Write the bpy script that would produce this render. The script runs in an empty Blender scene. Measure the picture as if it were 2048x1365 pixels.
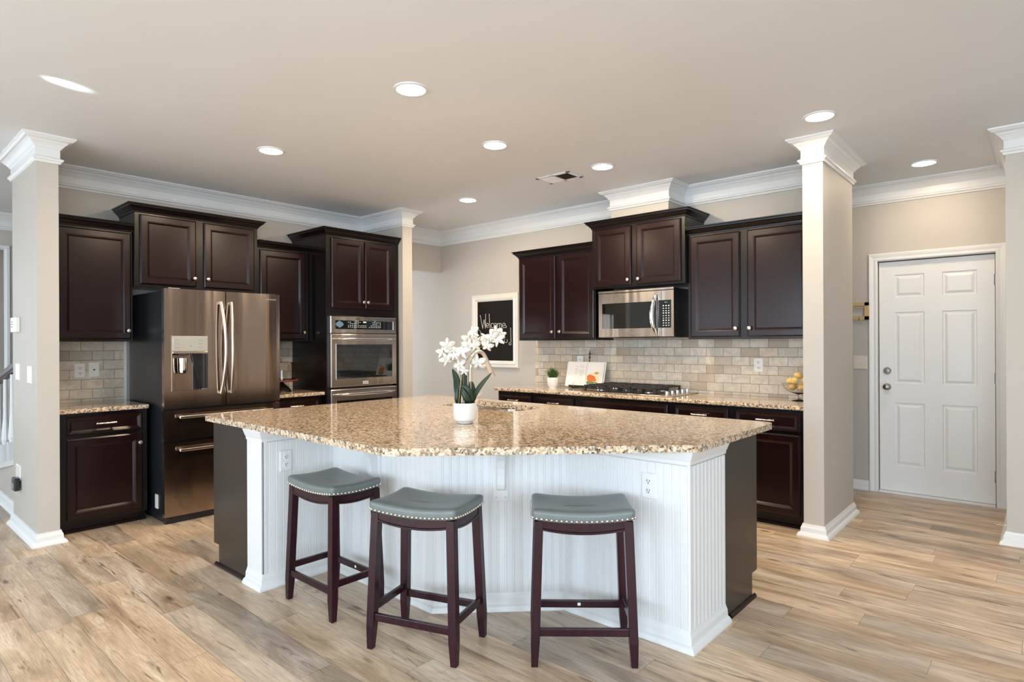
import bpy, bmesh, math, random
from mathutils import Vector, Matrix, Euler
random.seed(7)
S = bpy.context.scene
COL = S.collection
R = math.radians

# ---------------------------------------------------------------- camera
cam_d = bpy.data.cameras.new('camera'); cam = bpy.data.objects.new('camera', cam_d); COL.objects.link(cam)
cam_d.sensor_width = 36; cam_d.lens = 1210 / 2048 * 36; cam_d.shift_y = 4.5 / 2048; cam_d.clip_start = .02
cam.matrix_world = Matrix.Translation((0, 0, 1.34)) @ Matrix.Rotation(R(41.4), 4, 'Z') @ Matrix.Rotation(R(90), 4, 'X') @ Matrix.Rotation(R(-.25), 4, 'Z')
S.camera = cam
S.view_settings.view_transform = 'Standard'; S.view_settings.look = 'None'
S.view_settings.exposure = 0.0; S.view_settings.gamma = 1; S.view_settings.use_curve_mapping = False
S.cycles.use_denoising = True
S.cycles.max_bounces = 10; S.cycles.diffuse_bounces = 5; S.cycles.glossy_bounces = 4
S.cycles.sample_clamp_indirect = 6
# ---------------------------------------------------------------- world and daylight
W = bpy.data.worlds.new('sky'); S.world = W; W.use_nodes = True
W.node_tree.nodes['Background'].inputs[0].default_value = (.75, .86, 1, 1)
W.node_tree.nodes['Background'].inputs[1].default_value = 1.6
def area(name, loc, rot, sx, sy, power, color, shape='RECTANGLE', spread=180):
    l = bpy.data.lights.new(name, 'AREA'); l.shape = shape; l.size = sx; l.size_y = sy
    l.energy = power; l.color = color; l.spread = R(spread)
    o = bpy.data.objects.new(name, l); COL.objects.link(o); o.location = loc; o.rotation_euler = [R(a) for a in rot]
    return o
DAY = (.72, .87, 1.0)
# lamps in assumed window openings behind the camera, in the wall at y=-4.5 and x=3.2, and lamps added for the next rooms
WIN_BACK = [(-6.6, -5.0), (-4.1, -2.5), (-1.6, 0.0), (.9, 2.3)]
for i, (a, b) in enumerate(WIN_BACK):
    area('window_daylight', ((a + b) / 2, -4.55, 1.45), (62, 0, 0), b - a, 1.9, (42, 80, 115, 150)[i], DAY)
    area('window_sunlight', ((a + b) / 2, -4.50, 1.6), (38, 0, 0), b - a, 1.2, (60, 110, 130, 130)[i], (.86, .94, 1), spread=70)  # added lamps aimed at the unseen floor; their bounce brightens the ceiling
area('window_daylight', (3.25, -1.2, 1.45), (66, 0, 90), 3.2, 1.9, 150, DAY)
area('hall_daylight', (-9.3, 4.75, 1.3), (90, 0, -90), .9, 1.9, 150, (.86, .93, 1))  # added lamp lighting the passage, as if from an assumed window
area('foyer_daylight', (-9.9, -1.5, 1.5), (70, 0, -90), 3, 2.0, 60, DAY)  # added lamp for the foyer, its window is assumed
# ---------------------------------------------------------------- node helpers
class NT:
    def __init__(s, name):
        s.m = bpy.data.materials.new(name); s.m.use_nodes = True; s.t = s.m.node_tree; s.N = s.t.nodes
        s.b = s.N['Principled BSDF']; s.out = s.N['Material Output']
    def n(s, typ, ins=None, **kw):
        x = s.N.new(typ)
        for k, v in kw.items(): setattr(x, k, v)
        for k, v in (ins or {}).items(): s.put(x.inputs[k], v)
        return x
    def put(s, sock, v):
        if isinstance(v, bpy.types.NodeSocket): s.t.links.new(v, sock)
        elif isinstance(v, bpy.types.Node): s.t.links.new(v.outputs[0], sock)
        else: sock.default_value = v
    def math(s, op, a, b=0, c=0):
        return s.n('ShaderNodeMath', {0: a, 1: b, 2: c}, operation=op).outputs[0]
    def ramp(s, fac, stops, interp='LINEAR'):
        r = s.n('ShaderNodeValToRGB', {0: fac}); e = r.color_ramp.elements; r.color_ramp.interpolation = interp
        while len(e) < len(stops): e.new(.5)
        for x, (p, c) in zip(e, stops): x.position = p; x.color = (*c, 1) if len(c) == 3 else c
        return r.outputs[0]
    def mix(s, fac, a, b, mode='MIX'):
        x = s.n('ShaderNodeMix', data_type='RGBA', blend_type=mode)
        s.put(x.inputs[0], fac); s.put(x.inputs[6], a if not isinstance(a, tuple) else (*a, 1)); s.put(x.inputs[7], b if not isinstance(b, tuple) else (*b, 1))
        return x.outputs[2]
    def noise(s, vec, scale, detail=3, rough=.5, dist=0, dim='3D'):
        return s.n('ShaderNodeTexNoise', {'Vector': vec, 'Scale': scale, 'Detail': detail, 'Roughness': rough, 'Distortion': dist}).outputs[0]
    def mapv(s, vec, scale=(1, 1, 1), rot=(0, 0, 0), loc=(0, 0, 0)):
        return s.n('ShaderNodeMapping', {'Vector': vec, 'Scale': scale, 'Rotation': rot, 'Location': loc}).outputs[0]
    def obj(s): return s.n('ShaderNodeTexCoord').outputs['Object']
    def pos(s): return s.n('ShaderNodeNewGeometry').outputs['Position']
    def bump(s, h, strength=.2, dist=.002):
        s.put(s.b.inputs['Normal'], s.n('ShaderNodeBump', {'Height': h, 'Strength': strength, 'Distance': dist}).outputs[0])
    def set(s, **k):
        m = dict(color='Base Color', rough='Roughness', metal='Metallic', ior='IOR', coat='Coat Weight', coatr='Coat Roughness', spec='Specular IOR Level', trans='Transmission Weight',
                 emit='Emission Color', es='Emission Strength', sheen='Sheen Weight', aniso='Anisotropic', sss='Subsurface Weight')
        for a, v in k.items():
            if a in ('color', 'emit') and isinstance(v, tuple): v = (*v, 1)
            s.put(s.b.inputs[m[a]], v)
        return s
def simple(name, color, rough=.5, metal=0, **k):
    t = NT(name)
    n = t.noise(t.obj(), 9, 2)
    c = t.mix(n, tuple(x * .94 for x in color), tuple(min(1, x * 1.05) for x in color))
    t.set(color=c, rough=rough, metal=metal, **k); return t.m
M = {}
def paint(name, c, rough=.55):
    t = NT(name); n = t.noise(t.pos(), 1.3, 2); f = t.noise(t.pos(), 260, 2)
    t.set(color=t.mix(n, tuple(x * .97 for x in c), tuple(x * 1.03 for x in c)), rough=rough); t.bump(f, .06, .001); return t.m
M['wall'] = paint('wall_paint', (.505, .478, .438))
M['ceil'] = paint('ceiling_paint', (.745, .775, .81), .7)
M['trim'] = paint('white_trim_paint', (.76, .775, .785), .35)
M['white'] = simple('white_plastic', (.80, .79, .76), .3)
M['ivory'] = simple('ivory_plastic', (.72, .68, .58), .35)
M['slot'] = simple('dark_slot', (.05, .05, .05), .6)
M['black'] = simple('black_plastic', (.012, .012, .014), .3)
M['case'] = simple('black_enamel', (.010, .012, .016), .32)
M['iron'] = simple('cast_iron', (.018, .017, .017), .5)
M['glass_black'] = simple('black_glass', (.006, .007, .008), .04, coat=1.0, coatr=.02)
M['nickel'] = simple('satin_nickel', (.78, .72, .66), .25, 1)
M['chrome'] = simple('chrome', (.8, .8, .8), .12, 1)
M['pewter'] = simple('pewter', (.30, .27, .24), .35, 1)
M['mark'] = simple('pale_print', (.65, .68, .7), .5)
M['grey_mark'] = simple('grey_print', (.25, .27, .27), .5)
ROT = .25
def steel(name, c, rough=.24, stretch=(2, 2, 260)):
    t = NT(name); v = t.mapv(t.obj(), stretch); n = t.noise(v, 1.0, 2)
    big = t.noise(t.mapv(t.obj(), (5, 5, .35)), 1.6, 1)
    t.b.inputs['Anisotropic Rotation'].default_value = ROT
    t.put(t.b.inputs['Tangent'], t.n('ShaderNodeTangent', direction_type='RADIAL', axis='Z').outputs[0])
    t.set(color=t.mix(n, tuple(x * .9 for x in c), c), metal=1, aniso=.85, rough=t.math('MULTIPLY_ADD', n, .05, rough))
    t.bump(big, .55, .012); return t.m
M['steel_dark'] = steel('brown_black_stainless_steel', (.40, .315, .262), .12)
M['steel'] = steel('brushed_stainless_steel', (.62, .56, .505), .18)
M['steel_panel'] = simple('pale_metallic_panel', (.55, .56, .53), .3, .6)
def espresso(name, c1, c2, rough=.32):
    t = NT(name); v = t.mapv(t.obj(), (26, 26, 1.3)); g = t.noise(v, 2.6, 4, .55, .3); b = t.noise(t.obj(), 2.5, 2)
    f = t.math('ADD', t.math('MULTIPLY', g, .7), t.math('MULTIPLY', b, .3))
    t.set(color=t.ramp(f, [(.2, c1), (.85, c2)]), rough=rough, spec=.34); t.bump(g, .02, .001); return t.m
M['esp'] = espresso('espresso_stained_wood', (.0065, .0022, .0024), (.018, .0050, .0048), .22)
M['esp_frame'] = espresso('espresso_stained_frame', (.0045, .0026, .0028), (.008, .0042, .004), .24)
M['esp_panel'] = espresso('espresso_side_panel', (.026, .021, .017), (.034, .027, .021), .26)
M['stool_wood'] = espresso('dark_cherry_stool_wood', (.009, .004, .007), (.045, .006, .013), .24)
def granite():
    t = NT('speckled_granite'); p = t.pos()
    warp = t.n('ShaderNodeTexNoise', {'Vector': p, 'Scale': 55.0, 'Detail': 2.0})
    pv = t.n('ShaderNodeVectorMath', {0: p, 1: t.n('ShaderNodeVectorMath', {0: warp.outputs['Color'], 'Scale': .012}, operation='SCALE').outputs[0]}, operation='ADD').outputs[0]
    v = t.n('ShaderNodeTexVoronoi', {'Vector': pv, 'Scale': 98.0}); v2 = t.n('ShaderNodeTexVoronoi', {'Vector': pv, 'Scale': 170.0})
    r1 = t.n('ShaderNodeSeparateColor', {0: v.outputs['Color']}).outputs[0]; r2 = t.n('ShaderNodeSeparateColor', {0: v2.outputs['Color']}).outputs[1]
    c1 = t.ramp(r1, [(0, (.010, .009, .009)), (.15, (.09, .06, .04)), (.26, (.30, .19, .105)), (.42, (.60, .43, .27)), (.64, (.78, .64, .48)), (.88, (.52, .48, .43))], 'CONSTANT')
    c2 = t.ramp(r2, [(0, (.015, .013, .012)), (.14, (.45, .29, .16)), (.4, (.70, .54, .38)), (.8, (.84, .77, .67))], 'CONSTANT')
    t.set(color=t.mix(.34, c1, c2), rough=.10, coat=.3, coatr=.03); return t.m
M['granite'] = granite()
def tile(name, axis):
    t = NT(name); sep = t.n('ShaderNodeSeparateXYZ', {0: t.pos()})
    u = sep.outputs['XYZ'.index(axis)]; z = t.math('SUBTRACT', sep.outputs[2], .889 - .052)
    vec = t.n('ShaderNodeCombineXYZ', {0: u, 1: z, 2: 0}).outputs[0]
    row = t.math('FLOOR', t.math('DIVIDE', z, .0762)); off = t.math('MULTIPLY', t.math('MODULO', t.math('ADD', row, 40), 2), .0762)
    ux = t.math('DIVIDE', t.math('ADD', t.math('ADD', u, off), 20), .1524); zx = t.math('DIVIDE', z, .0762)
    idv = t.n('ShaderNodeCombineXYZ', {0: t.math('FLOOR', ux), 1: row, 2: 0}).outputs[0]
    rnd = t.n('ShaderNodeTexWhiteNoise', {0: idv}, noise_dimensions='3D').outputs[0]
    fx = t.math('FRACT', ux); fz = t.math('FRACT', t.math('ADD', zx, 20))
    ex = t.math('MULTIPLY', t.math('MINIMUM', fx, t.math('SUBTRACT', 1, fx)), .1524); ez = t.math('MULTIPLY', t.math('MINIMUM', fz, t.math('SUBTRACT', 1, fz)), .0762)
    e = t.math('MINIMUM', ex, ez); mask = t.math('GREATER_THAN', e, .0019)
    n = t.noise(t.n('ShaderNodeVectorMath', {0: t.pos(), 1: idv}, operation='ADD').outputs[0], 16, 5, .65, .8)
    base = t.ramp(rnd, [(0, (.44, .35, .26)), (.12, (.55, .47, .37)), (.35, (.66, .60, .51)), (.6, (.70, .65, .57)), (.85, (.70, .59, .46)), (1, (.74, .66, .55))])
    body = t.mix(t.ramp(n, [(.35, (0, 0, 0)), (.62, (1, 1, 1))]), t.mix(.5, base, (.40, .33, .25)), base)
    t.set(color=t.mix(mask, (.22, .18, .14), body), rough=.34)
    t.bump(t.math('ADD', t.math('MULTIPLY', t.math('MINIMUM', e, .004), 250), t.math('MULTIPLY', n, .15)), .35, .002); return t.m
M['tile_x'] = tile('travertine_tile_along_range_wall', 'X'); M['tile_y'] = tile('travertine_tile_along_fridge_wall', 'Y')
def floor_mat():
    t = NT('wood_plank_floor'); sep = t.n('ShaderNodeSeparateXYZ', {0: t.pos()}); x = sep.outputs[0]; y = sep.outputs[1]
    PW, PL = .152, 1.22
    yy = t.math('DIVIDE', t.math('ADD', y, 20.03), PW); row = t.math('FLOOR', yy)
    ro = t.n('ShaderNodeTexWhiteNoise', {1: row}, noise_dimensions='1D').outputs[0]
    xx = t.math('ADD', t.math('DIVIDE', t.math('ADD', x, 30), PL), t.math('MULTIPLY', ro, 7)); colm = t.math('FLOOR', xx)
    idv = t.n('ShaderNodeCombineXYZ', {0: colm, 1: row, 2: 0}).outputs[0]
    wn = t.n('ShaderNodeTexWhiteNoise', {0: idv}, noise_dimensions='3D'); rnd = wn.outputs[0]
    shift = t.n('ShaderNodeVectorMath', {0: wn.outputs[1], 'Scale': 30.0}, operation='SCALE').outputs[0]
    p = t.n('ShaderNodeVectorMath', {0: t.pos(), 1: shift}, operation='ADD').outputs[0]
    big = t.noise(t.mapv(p, (1.0, 5.5, 1)), 1.15, 4, .55, .9)
    # cathedral grain: rings of a stretched noise field
    field = t.noise(t.mapv(p, (.9, 5.0, 1)), 1.0, 2, .5, .5)
    rings = t.math('FRACT', t.math('MULTIPLY', field, 17)); rings = t.math('ABSOLUTE', t.math('SUBTRACT', rings, .5))
    fine = t.noise(t.mapv(p, (5, 95, 1)), 1.6, 4, .65)
    streak = t.noise(t.mapv(p, (1.3, 13, 1)), 1.7, 5, .6, 1.4)
    knot = t.n('ShaderNodeTexVoronoi', {'Vector': t.mapv(p, (1.6, 5.0, 1)), 'Scale': 1.0}, distance='EUCLIDEAN').outputs[0]
    c = t.ramp(big, [(.28, (.29, .228, .175)), (.42, (.45, .37, .293)), (.53, (.60, .505, .41)), (.68, (.72, .63, .53))])
    c = t.mix(t.ramp(streak, [(.31, (.85, .85, .85)), (.42, (0, 0, 0))]), c, (.13, .095, .07))
    c = t.mix(t.math('MULTIPLY', t.ramp(rings, [(0, (1, 1, 1)), (.22, (0, 0, 0))]), .17), c, (.20, .145, .10))
    c = t.mix(t.math('MULTIPLY', t.ramp(fine, [(.33, (1, 1, 1)), (.62, (0, 0, 0))]), .42), c, (.20, .155, .118))
    c = t.mix(t.ramp(knot, [(.03, (.85, .85, .85)), (.10, (0, 0, 0))]), c, (.075, .05, .035))
    hsv = t.n('ShaderNodeHueSaturation', {'Saturation': t.math('MULTIPLY_ADD', wn.outputs[0], .5, 1.02), 'Value': t.math('MULTIPLY_ADD', rnd, .30, .90), 'Color': c}).outputs[0]
    fy = t.math('FRACT', yy); fx = t.math('FRACT', xx)
    e = t.math('MINIMUM', t.math('MULTIPLY', t.math('MINIMUM', fy, t.math('SUBTRACT', 1, fy)), PW), t.math('MULTIPLY', t.math('MINIMUM', fx, t.math('SUBTRACT', 1, fx)), PL))
    seam = t.math('LESS_THAN', e, .0012)
    t.set(color=t.mix(t.math('MULTIPLY', seam, .55), hsv, (.08, .055, .04)), rough=t.math('MULTIPLY_ADD', fine, .16, .30))
    t.bump(t.math('ADD', t.math('MULTIPLY', fine, .5), t.math('MULTIPLY', t.math('MINIMUM', e, .003), 200)), .12, .002); return t.m
M['floor'] = floor_mat()
t = NT('grey_blue_leather'); n = t.noise(t.obj(), 7, 3, .6); f = t.n('ShaderNodeTexVoronoi', {'Vector': t.obj(), 'Scale': 420.0}).outputs[0]
t.set(color=t.mix(n, (.135, .165, .165), (.185, .21, .205)), rough=.34); t.bump(f, .12, .001); M['leather'] = t.m
M['petal'] = simple('white_petal', (.72, .71, .66), .5)
M['leaf'] = simple('orchid_leaf', (.006, .028, .011), .4)
M['faucet'] = simple('pale_satin_metal', (.70, .68, .65), .3, .65)
M['leaf2'] = simple('orchid_leaf_olive', (.020, .040, .012), .45)
M['stem'] = simple('orchid_stem', (.20, .19, .09), .5)
M['stake'] = simple('bamboo_stake', (.42, .30, .16), .6)
M['grass'] = simple('grass_blade', (.045, .12, .02), .55)
M['soil'] = simple('moss', (.12, .09, .05), .9)
M['ceramic'] = simple('white_glazed_ceramic', (.80, .80, .77), .16)
M['chalkboard'] = simple('chalkboard_black', (.013, .011, .009), .8, spec=.12)
M['chalk'] = simple('chalk', (.62, .60, .56), .9)
M['frame_white'] = simple('white_picture_frame', (.74, .72, .67), .4)
M['paper'] = simple('book_paper', (.80, .78, .74), .7)
M['ink'] = simple('faint_print', (.50, .49, .46), .8)
M['roast'] = simple('printed_roast_brown', (.52, .13, .03), .6)
M['roast2'] = simple('printed_plate_cream', (.80, .62, .42), .6)
M['leafprint'] = simple('printed_green', (.10, .20, .08), .6)
M['goldprint'] = simple('printed_gold', (.45, .32, .08), .6)
M['bookblue'] = simple('printed_blue', (.12, .20, .28), .6)
M['lemon'] = simple('pale_lemon_skin', (.72, .50, .17), .45)
M['board'] = simple('red_brown_wood_board', (.22, .055, .025), .4)
M['bronze'] = simple('dark_bronze', (.035, .028, .024), .35, .5)
M['oak'] = simple('pale_oak', (.52, .38, .19), .55)
t = NT('clear_glass'); t.set(color=(.97, .98, .97), rough=.01, trans=1, ior=1.45); M['glass'] = t.m
t = NT('lamp_diffuser'); t.set(color=(1, 1, 1), emit=(1, .88, .70), es=9.0); M['lamp'] = t.m
t = NT('green_display'); t.set(color=(.02, .05, .03), emit=(.15, .8, .4), es=.35); M['led'] = t.m
t = NT('amber_display'); t.set(color=(.05, .05, .03), emit=(.9, .9, .5), es=1.2); M['amber'] = t.m
# ---------------------------------------------------------------- mesh helpers
class MB:
    def __init__(s): s.v = []; s.f = []; s.mi = []; s.cur = 0
    def mat(s, i): s.cur = i; return s
    def add(s, vs, fs):
        o = len(s.v); s.v += [tuple(x) for x in vs]; s.f += [tuple(i + o for i in f) for f in fs]; s.mi += [s.cur] * len(fs); return s
    def box(s, x0, x1, y0, y1, z0, z1):
        return s.add([(x, y, z) for z in (z0, z1) for y in (y0, y1) for x in (x0, x1)],
                     [(0, 2, 3, 1), (4, 5, 7, 6), (0, 1, 5, 4), (2, 6, 7, 3), (0, 4, 6, 2), (1, 3, 7, 5)])
    def prism(s, poly, z0, z1):
        n = len(poly); vs = [(x, y, z0) for x, y in poly] + [(x, y, z1) for x, y in poly]
        return s.add(vs, [tuple(range(n - 1, -1, -1)), tuple(range(n, 2 * n))] + [(i, (i + 1) % n, n + (i + 1) % n, n + i) for i in range(n)])
    def hull2(s, a, b):  # loft two equal rings with caps
        n = len(a); return s.add(list(a) + list(b), [tuple(range(n - 1, -1, -1)), tuple(range(n, 2 * n))] + [(i, (i + 1) % n, n + (i + 1) % n, n + i) for i in range(n)])
    def loft(s, rings, cap0=True, cap1=True, closed=True):
        n = len(rings[0]); vs = [p for r in rings for p in r]; fs = []
        for k in range(len(rings) - 1):
            for i in range(n if closed else n - 1):
                j = (i + 1) % n; fs.append((k * n + i, k * n + j, (k + 1) * n + j, (k + 1) * n + i))
        if cap0: fs.append(tuple(range(n - 1, -1, -1)))
        if cap1: fs.append(tuple(range((len(rings) - 1) * n, len(rings) * n)))
        return s.add(vs, fs)
    def lathe(s, prof, c=(0, 0, 0), axis='z', n=28, cap=True):
        rings = []
        for r, h in prof:
            ring = []
            for i in range(n):
                a = 2 * math.pi * i / n; p = (r * math.cos(a), r * math.sin(a), h)
                if axis == 'y': p = (p[0], -h, p[1])      # h grows towards -y (outward from a front)
                if axis == 'x': p = (h, p[0], p[1])
                ring.append((p[0] + c[0], p[1] + c[1], p[2] + c[2]))
            rings.append(ring)
        return s.loft(rings, cap, cap)
    def cyl(s, c, r, h, axis='z', n=24): return s.lathe([(r, 0), (r, h)], c, axis, n)
    def tube(s, pts, r, n=8, cap=True):
        pts = [Vector(p) for p in pts]; rad = r if isinstance(r, (list, tuple)) else [r] * len(pts); rings = []
        up = Vector((0, 0, 1)); prev = None
        for i, p in enumerate(pts):
            d = (pts[min(i + 1, len(pts) - 1)] - pts[max(i - 1, 0)]).normalized()
            if prev is None:
                a = d.cross(up if abs(d.z) < .9 else Vector((1, 0, 0))).normalized()
            else:
                a = (prev - d * prev.dot(d)).normalized()
            prev = a; b = d.cross(a)
            rings.append([tuple(p + (a * math.cos(2 * math.pi * k / n) + b * math.sin(2 * math.pi * k / n)) * rad[i]) for k in range(n)])
        return s.loft(rings, cap, cap)
    def sphere(s, c, r, n=12, m=8, sc=(1, 1, 1)):
        rings = []
        for j in range(1, m):
            t_ = math.pi * j / m
            rings.append([(c[0] + r * sc[0] * math.sin(t_) * math.cos(2 * math.pi * i / n), c[1] + r * sc[1] * math.sin(t_) * math.sin(2 * math.pi * i / n), c[2] - r * sc[2] * math.cos(t_)) for i in range(n)])
        return s.loft(rings)
    def sweep(s, path, prof, closed=False, zbase=0, cap=True):
        """profile points (distance to the right of the path, z) along a plan polyline with mitred corners"""
        P = [Vector(p) for p in path]; n = len(P); rings = []
        for i in range(n):
            if closed or 0 < i < n - 1:
                d0 = (P[i] - P[i - 1]).normalized(); d1 = (P[(i + 1) % n] - P[i]).normalized()
            elif i == 0: d0 = d1 = (P[1] - P[0]).normalized()
            else: d0 = d1 = (P[-1] - P[-2]).normalized()
            n0 = Vector((d0.y, -d0.x)); n1 = Vector((d1.y, -d1.x)); m = n0 + n1
            m = m / max(.05, m.dot(n0)) if m.length > 1e-6 else n0
            rings.append([(P[i].x + m.x * a, P[i].y + m.y * a, zbase + z) for a, z in prof])
        if closed: rings.append(rings[0])
        return s.loft(rings, cap and not closed, cap and not closed, closed=True)
    def rings(s, x0, x1, z0, z1, lst, close_back=True):
        """rectangular steps on a front facing -y: list of (inset, y)"""
        rr = [[(x0 + a, y, z0 + a), (x1 - a, y, z0 + a), (x1 - a, y, z1 - a), (x0 + a, y, z1 - a)] for a, y in lst]
        return s.loft(rr, close_back, True)
    def build(s, name, mat, parent=None, bevel=0, smooth=False, seg=2, world=False):
        me = bpy.data.meshes.new(name)
        off = Vector((0, 0, 0))
        if world and parent is not None:
            q = parent
            while q is not None: off += q.location; q = q.parent
        me.from_pydata([tuple(Vector(p) - off) for p in s.v], [], s.f)
        mats = mat if isinstance(mat, (list, tuple)) else [mat]
        for m_ in mats: me.materials.append(M[m_] if isinstance(m_, str) else m_)
        for p, i in zip(me.polygons, s.mi): p.material_index = i
        bm = bmesh.new(); bm.from_mesh(me); bmesh.ops.recalc_face_normals(bm, faces=bm.faces); bm.to_mesh(me); bm.free()
        o = bpy.data.objects.new(name, me); COL.objects.link(o)
        if parent is not None: o.parent = parent
        if bevel:
            b = o.modifiers.new('bevel', 'BEVEL'); b.width = bevel; b.segments = seg; b.limit_method = 'ANGLE'; b.angle_limit = R(35)
        if smooth:
            for p in me.polygons: p.use_smooth = True
            if smooth != 'all': me.set_sharp_from_angle(angle=R(42))
        return o
def thing(name, label, cat, loc=(0, 0, 0), rz=0, group=None):
    o = bpy.data.objects.new(name, None); COL.objects.link(o); o.empty_display_size = .1
    o.location = loc; o.rotation_euler = (0, 0, R(rz)); o['label'] = label; o['category'] = cat
    if group: o['group'] = group
    return o
def tag(o, label, cat, group=None):
    o['label'] = label; o['category'] = cat
    if group: o['group'] = group
    return o
def struct(o): o['kind'] = 'structure'; return o
def copy_tree(o, parent=None):
    c = o.copy(); COL.objects.link(c); c.parent = parent
    for ch in list(o.children): copy_tree(ch, c)
    return c
# facing frames: canonical things look towards -y; 'W' (range wall) keeps that, 'F' (fridge wall) turns +90 deg so that they look towards +x
def WX(x, y, z=0): return dict(loc=(x, y, z), rz=0)
def FY(x, y, z=0): return dict(loc=(x, y, z), rz=90)
# ================================================================ the setting
CZ = 2.74
struct(MB().box(-12, 3.4, -4.7, 7.2, -.1, 0).build('floor', 'floor'))
struct(MB().box(-12, 3.4, -4.7, 7.2, CZ, CZ + .1).build('ceiling', 'ceil'))
def wall(name, boxes, mat='wall'):
    m = MB()
    for b in boxes: m.box(*b)
    return struct(m.build(name, mat))
wall('wall_left', [(-5.86, -5.74, 1.05, 4.11, 0, CZ), (-5.86, -5.74, 4.11, 5.15, 2.235, CZ)])
wall('wall_left_end', [(-5.82, -5.03, .93, 1.05, 0, CZ)])
wall('wall_oven_side', [(-5.74, -5.03, 3.985, 4.11, 0, CZ)])
wall('wall_back', [(-11, -1.13, 5.15, 5.31, 0, CZ)])
wall('wall_chase', [(-3.03, -2.45, 4.84, 5.15, 2.40, CZ)])
wall('wall_column', [(-1.26, -1.13, 4.48, 5.15, 0, CZ)])
wall('wall_hall_back', [(-4, -1.125, 6.23, 6.35, 0, CZ), (-1.125, -.30, 6.23, 6.35, 2.055, CZ), (-.30, -.195, 6.23, 6.35, 0, CZ), (-4.1, -4, 5.31, 6.35, 0, CZ), (-1.2, -.25, 6.35, 6.4, 0, 2.2)])
wall('wall_hall_right', [(-.195, -.07, 5.27, 6.35, 0, CZ)])
wall('wall_right_front', [(-.195, 3.2, 5.15, 5.27, 0, CZ)])
wall('wall_right', [(3.2, 3.32, -4.5, -2.9, 0, CZ), (3.2, 3.32, .5, 5.27, 0, CZ), (3.2, 3.32, -2.9, .5, 0, .45), (3.2, 3.32, -2.9, .5, 2.45, CZ)])
bk = [(-12, -6.6)] + [(WIN_BACK[i][1], WIN_BACK[i + 1][0]) for i in range(3)] + [(2.3, 3.32)]
wall('wall_behind', [(a, b, -4.62, -4.5, 0, CZ) for a, b in bk] + [(a, b, -4.62, -4.5, 0, .45) for a, b in WIN_BACK] + [(a, b, -4.62, -4.5, 2.45, CZ) for a, b in WIN_BACK])
wall('wall_foyer', [(-8.42, -8.3, 1.30, 3.6, 0, CZ), (-8.42, -8.3, -.2, 1.30, 2.40, CZ), (-8.42, -8.3, -1.2, -.2, 0, CZ), (-11, -8.42, 2.6, 2.72, 0, CZ)])
wall('wall_stair_side', [(-8.3, -5.86, 3.6, 3.72, 0, CZ)])
wall('wall_far_left', [(-10.1, -10, -4.5, -3.2, 0, CZ), (-10.1, -10, -3.2, 0, 2.6, CZ), (-10.1, -10, 0, 4.2, 0, CZ), (-10.1, -10, -3.2, 0, 0, .3), (-10.1, -10, 4.2, 5.15, 2.35, CZ)])
wall('wall_passage', [(-10, -5.86, 4.02, 4.11, 0, CZ)])
struct(MB().box(-10, -5.86, 4.11, 5.15, 2.40, 2.45).build('ceiling_passage', 'ceil'))
# crown moulding
CROWN = [(0, -.172), (.010, -.172), (.014, -.160), (.025, -.151), (.026, -.142), (.012, -.135), (.008, -.130), (.008, -.077), (.014, -.072), (.022, -.060), (.034, -.046), (.042, -.040), (.046, -.032), (.056, -.026), (.068, -.024), (.073, -.018), (.079, -.013), (.085, -.010), (.087, 0), (0, 0)]
crown_path = [(-5.82, 1.05), (-5.82, .93), (-5.03, .93), (-5.03, 1.05), (-5.74, 1.05), (-5.74, 3.985), (-5.03, 3.985), (-5.03, 4.11), (-5.74, 4.11), (-5.74, 5.15),
              (-3.03, 5.15), (-3.03, 4.84), (-2.45, 4.84), (-2.45, 5.15), (-1.26, 5.15), (-1.26, 4.48), (-1.13, 4.48), (-1.13, 5.31), (-4, 5.31)]
struct(MB().sweep(crown_path, CROWN, zbase=CZ).build('trim_1', 'trim'))
struct(MB().sweep([(-4, 6.23), (-.195, 6.23), (-.195, 5.15), (3.2, 5.15), (3.2, -4.5)], CROWN, zbase=CZ).build('trim_2', 'trim'))
struct(MB().sweep([(-8.3, -1.2), (-8.3, 3.6), (-5.86, 3.6), (-5.86, 1.05)], CROWN, zbase=CZ).build('trim_3', 'trim'))
struct(MB().box(-8.44, -8.27, -.2, 1.30, 2.372, 2.402).box(-8.43, -8.28, 1.272, 1.302, 0, 2.372).build('trim_4', 'trim', bevel=.004))
BASE = [(0, 0), (.038, 0), (.037, .010), (.030, .022), (.018, .030), (.0165, .058), (.010, .072), (.007, .084), (0, .084)]
struct(MB().sweep([(-5.82, 1.05), (-5.82, .93), (-5.03, .93), (-5.03, 1.05), (-5.13, 1.05)], BASE).build('baseboard_left', 'trim'))
struct(MB().sweep([(-5.10, 3.985), (-5.03, 3.985), (-5.03, 4.11), (-5.74, 4.11)], BASE).build('baseboard_oven_side', 'trim'))
struct(MB().sweep([(-10, 5.15), (-4.19, 5.15)], BASE).build('baseboard_back', 'trim'))
struct(MB().sweep([(-1.26, 4.50), (-1.26, 4.48), (-1.13, 4.48), (-1.13, 5.31), (-4, 5.31)], BASE).build('baseboard_column', 'trim'))
struct(MB().sweep([(-4, 6.23), (-1.197, 6.23)], BASE).build('baseboard_hall', 'trim'))
struct(MB().sweep([(-.195, 6.19), (-.195, 5.15), (3.2, 5.15), (3.2, -4.5)], BASE).build('baseboard_right', 'trim'))
struct(MB().sweep([(-8.3, 1.35), (-8.3, 3.6), (-5.86, 3.6)], BASE).build('baseboard_foyer', 'trim'))
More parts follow.
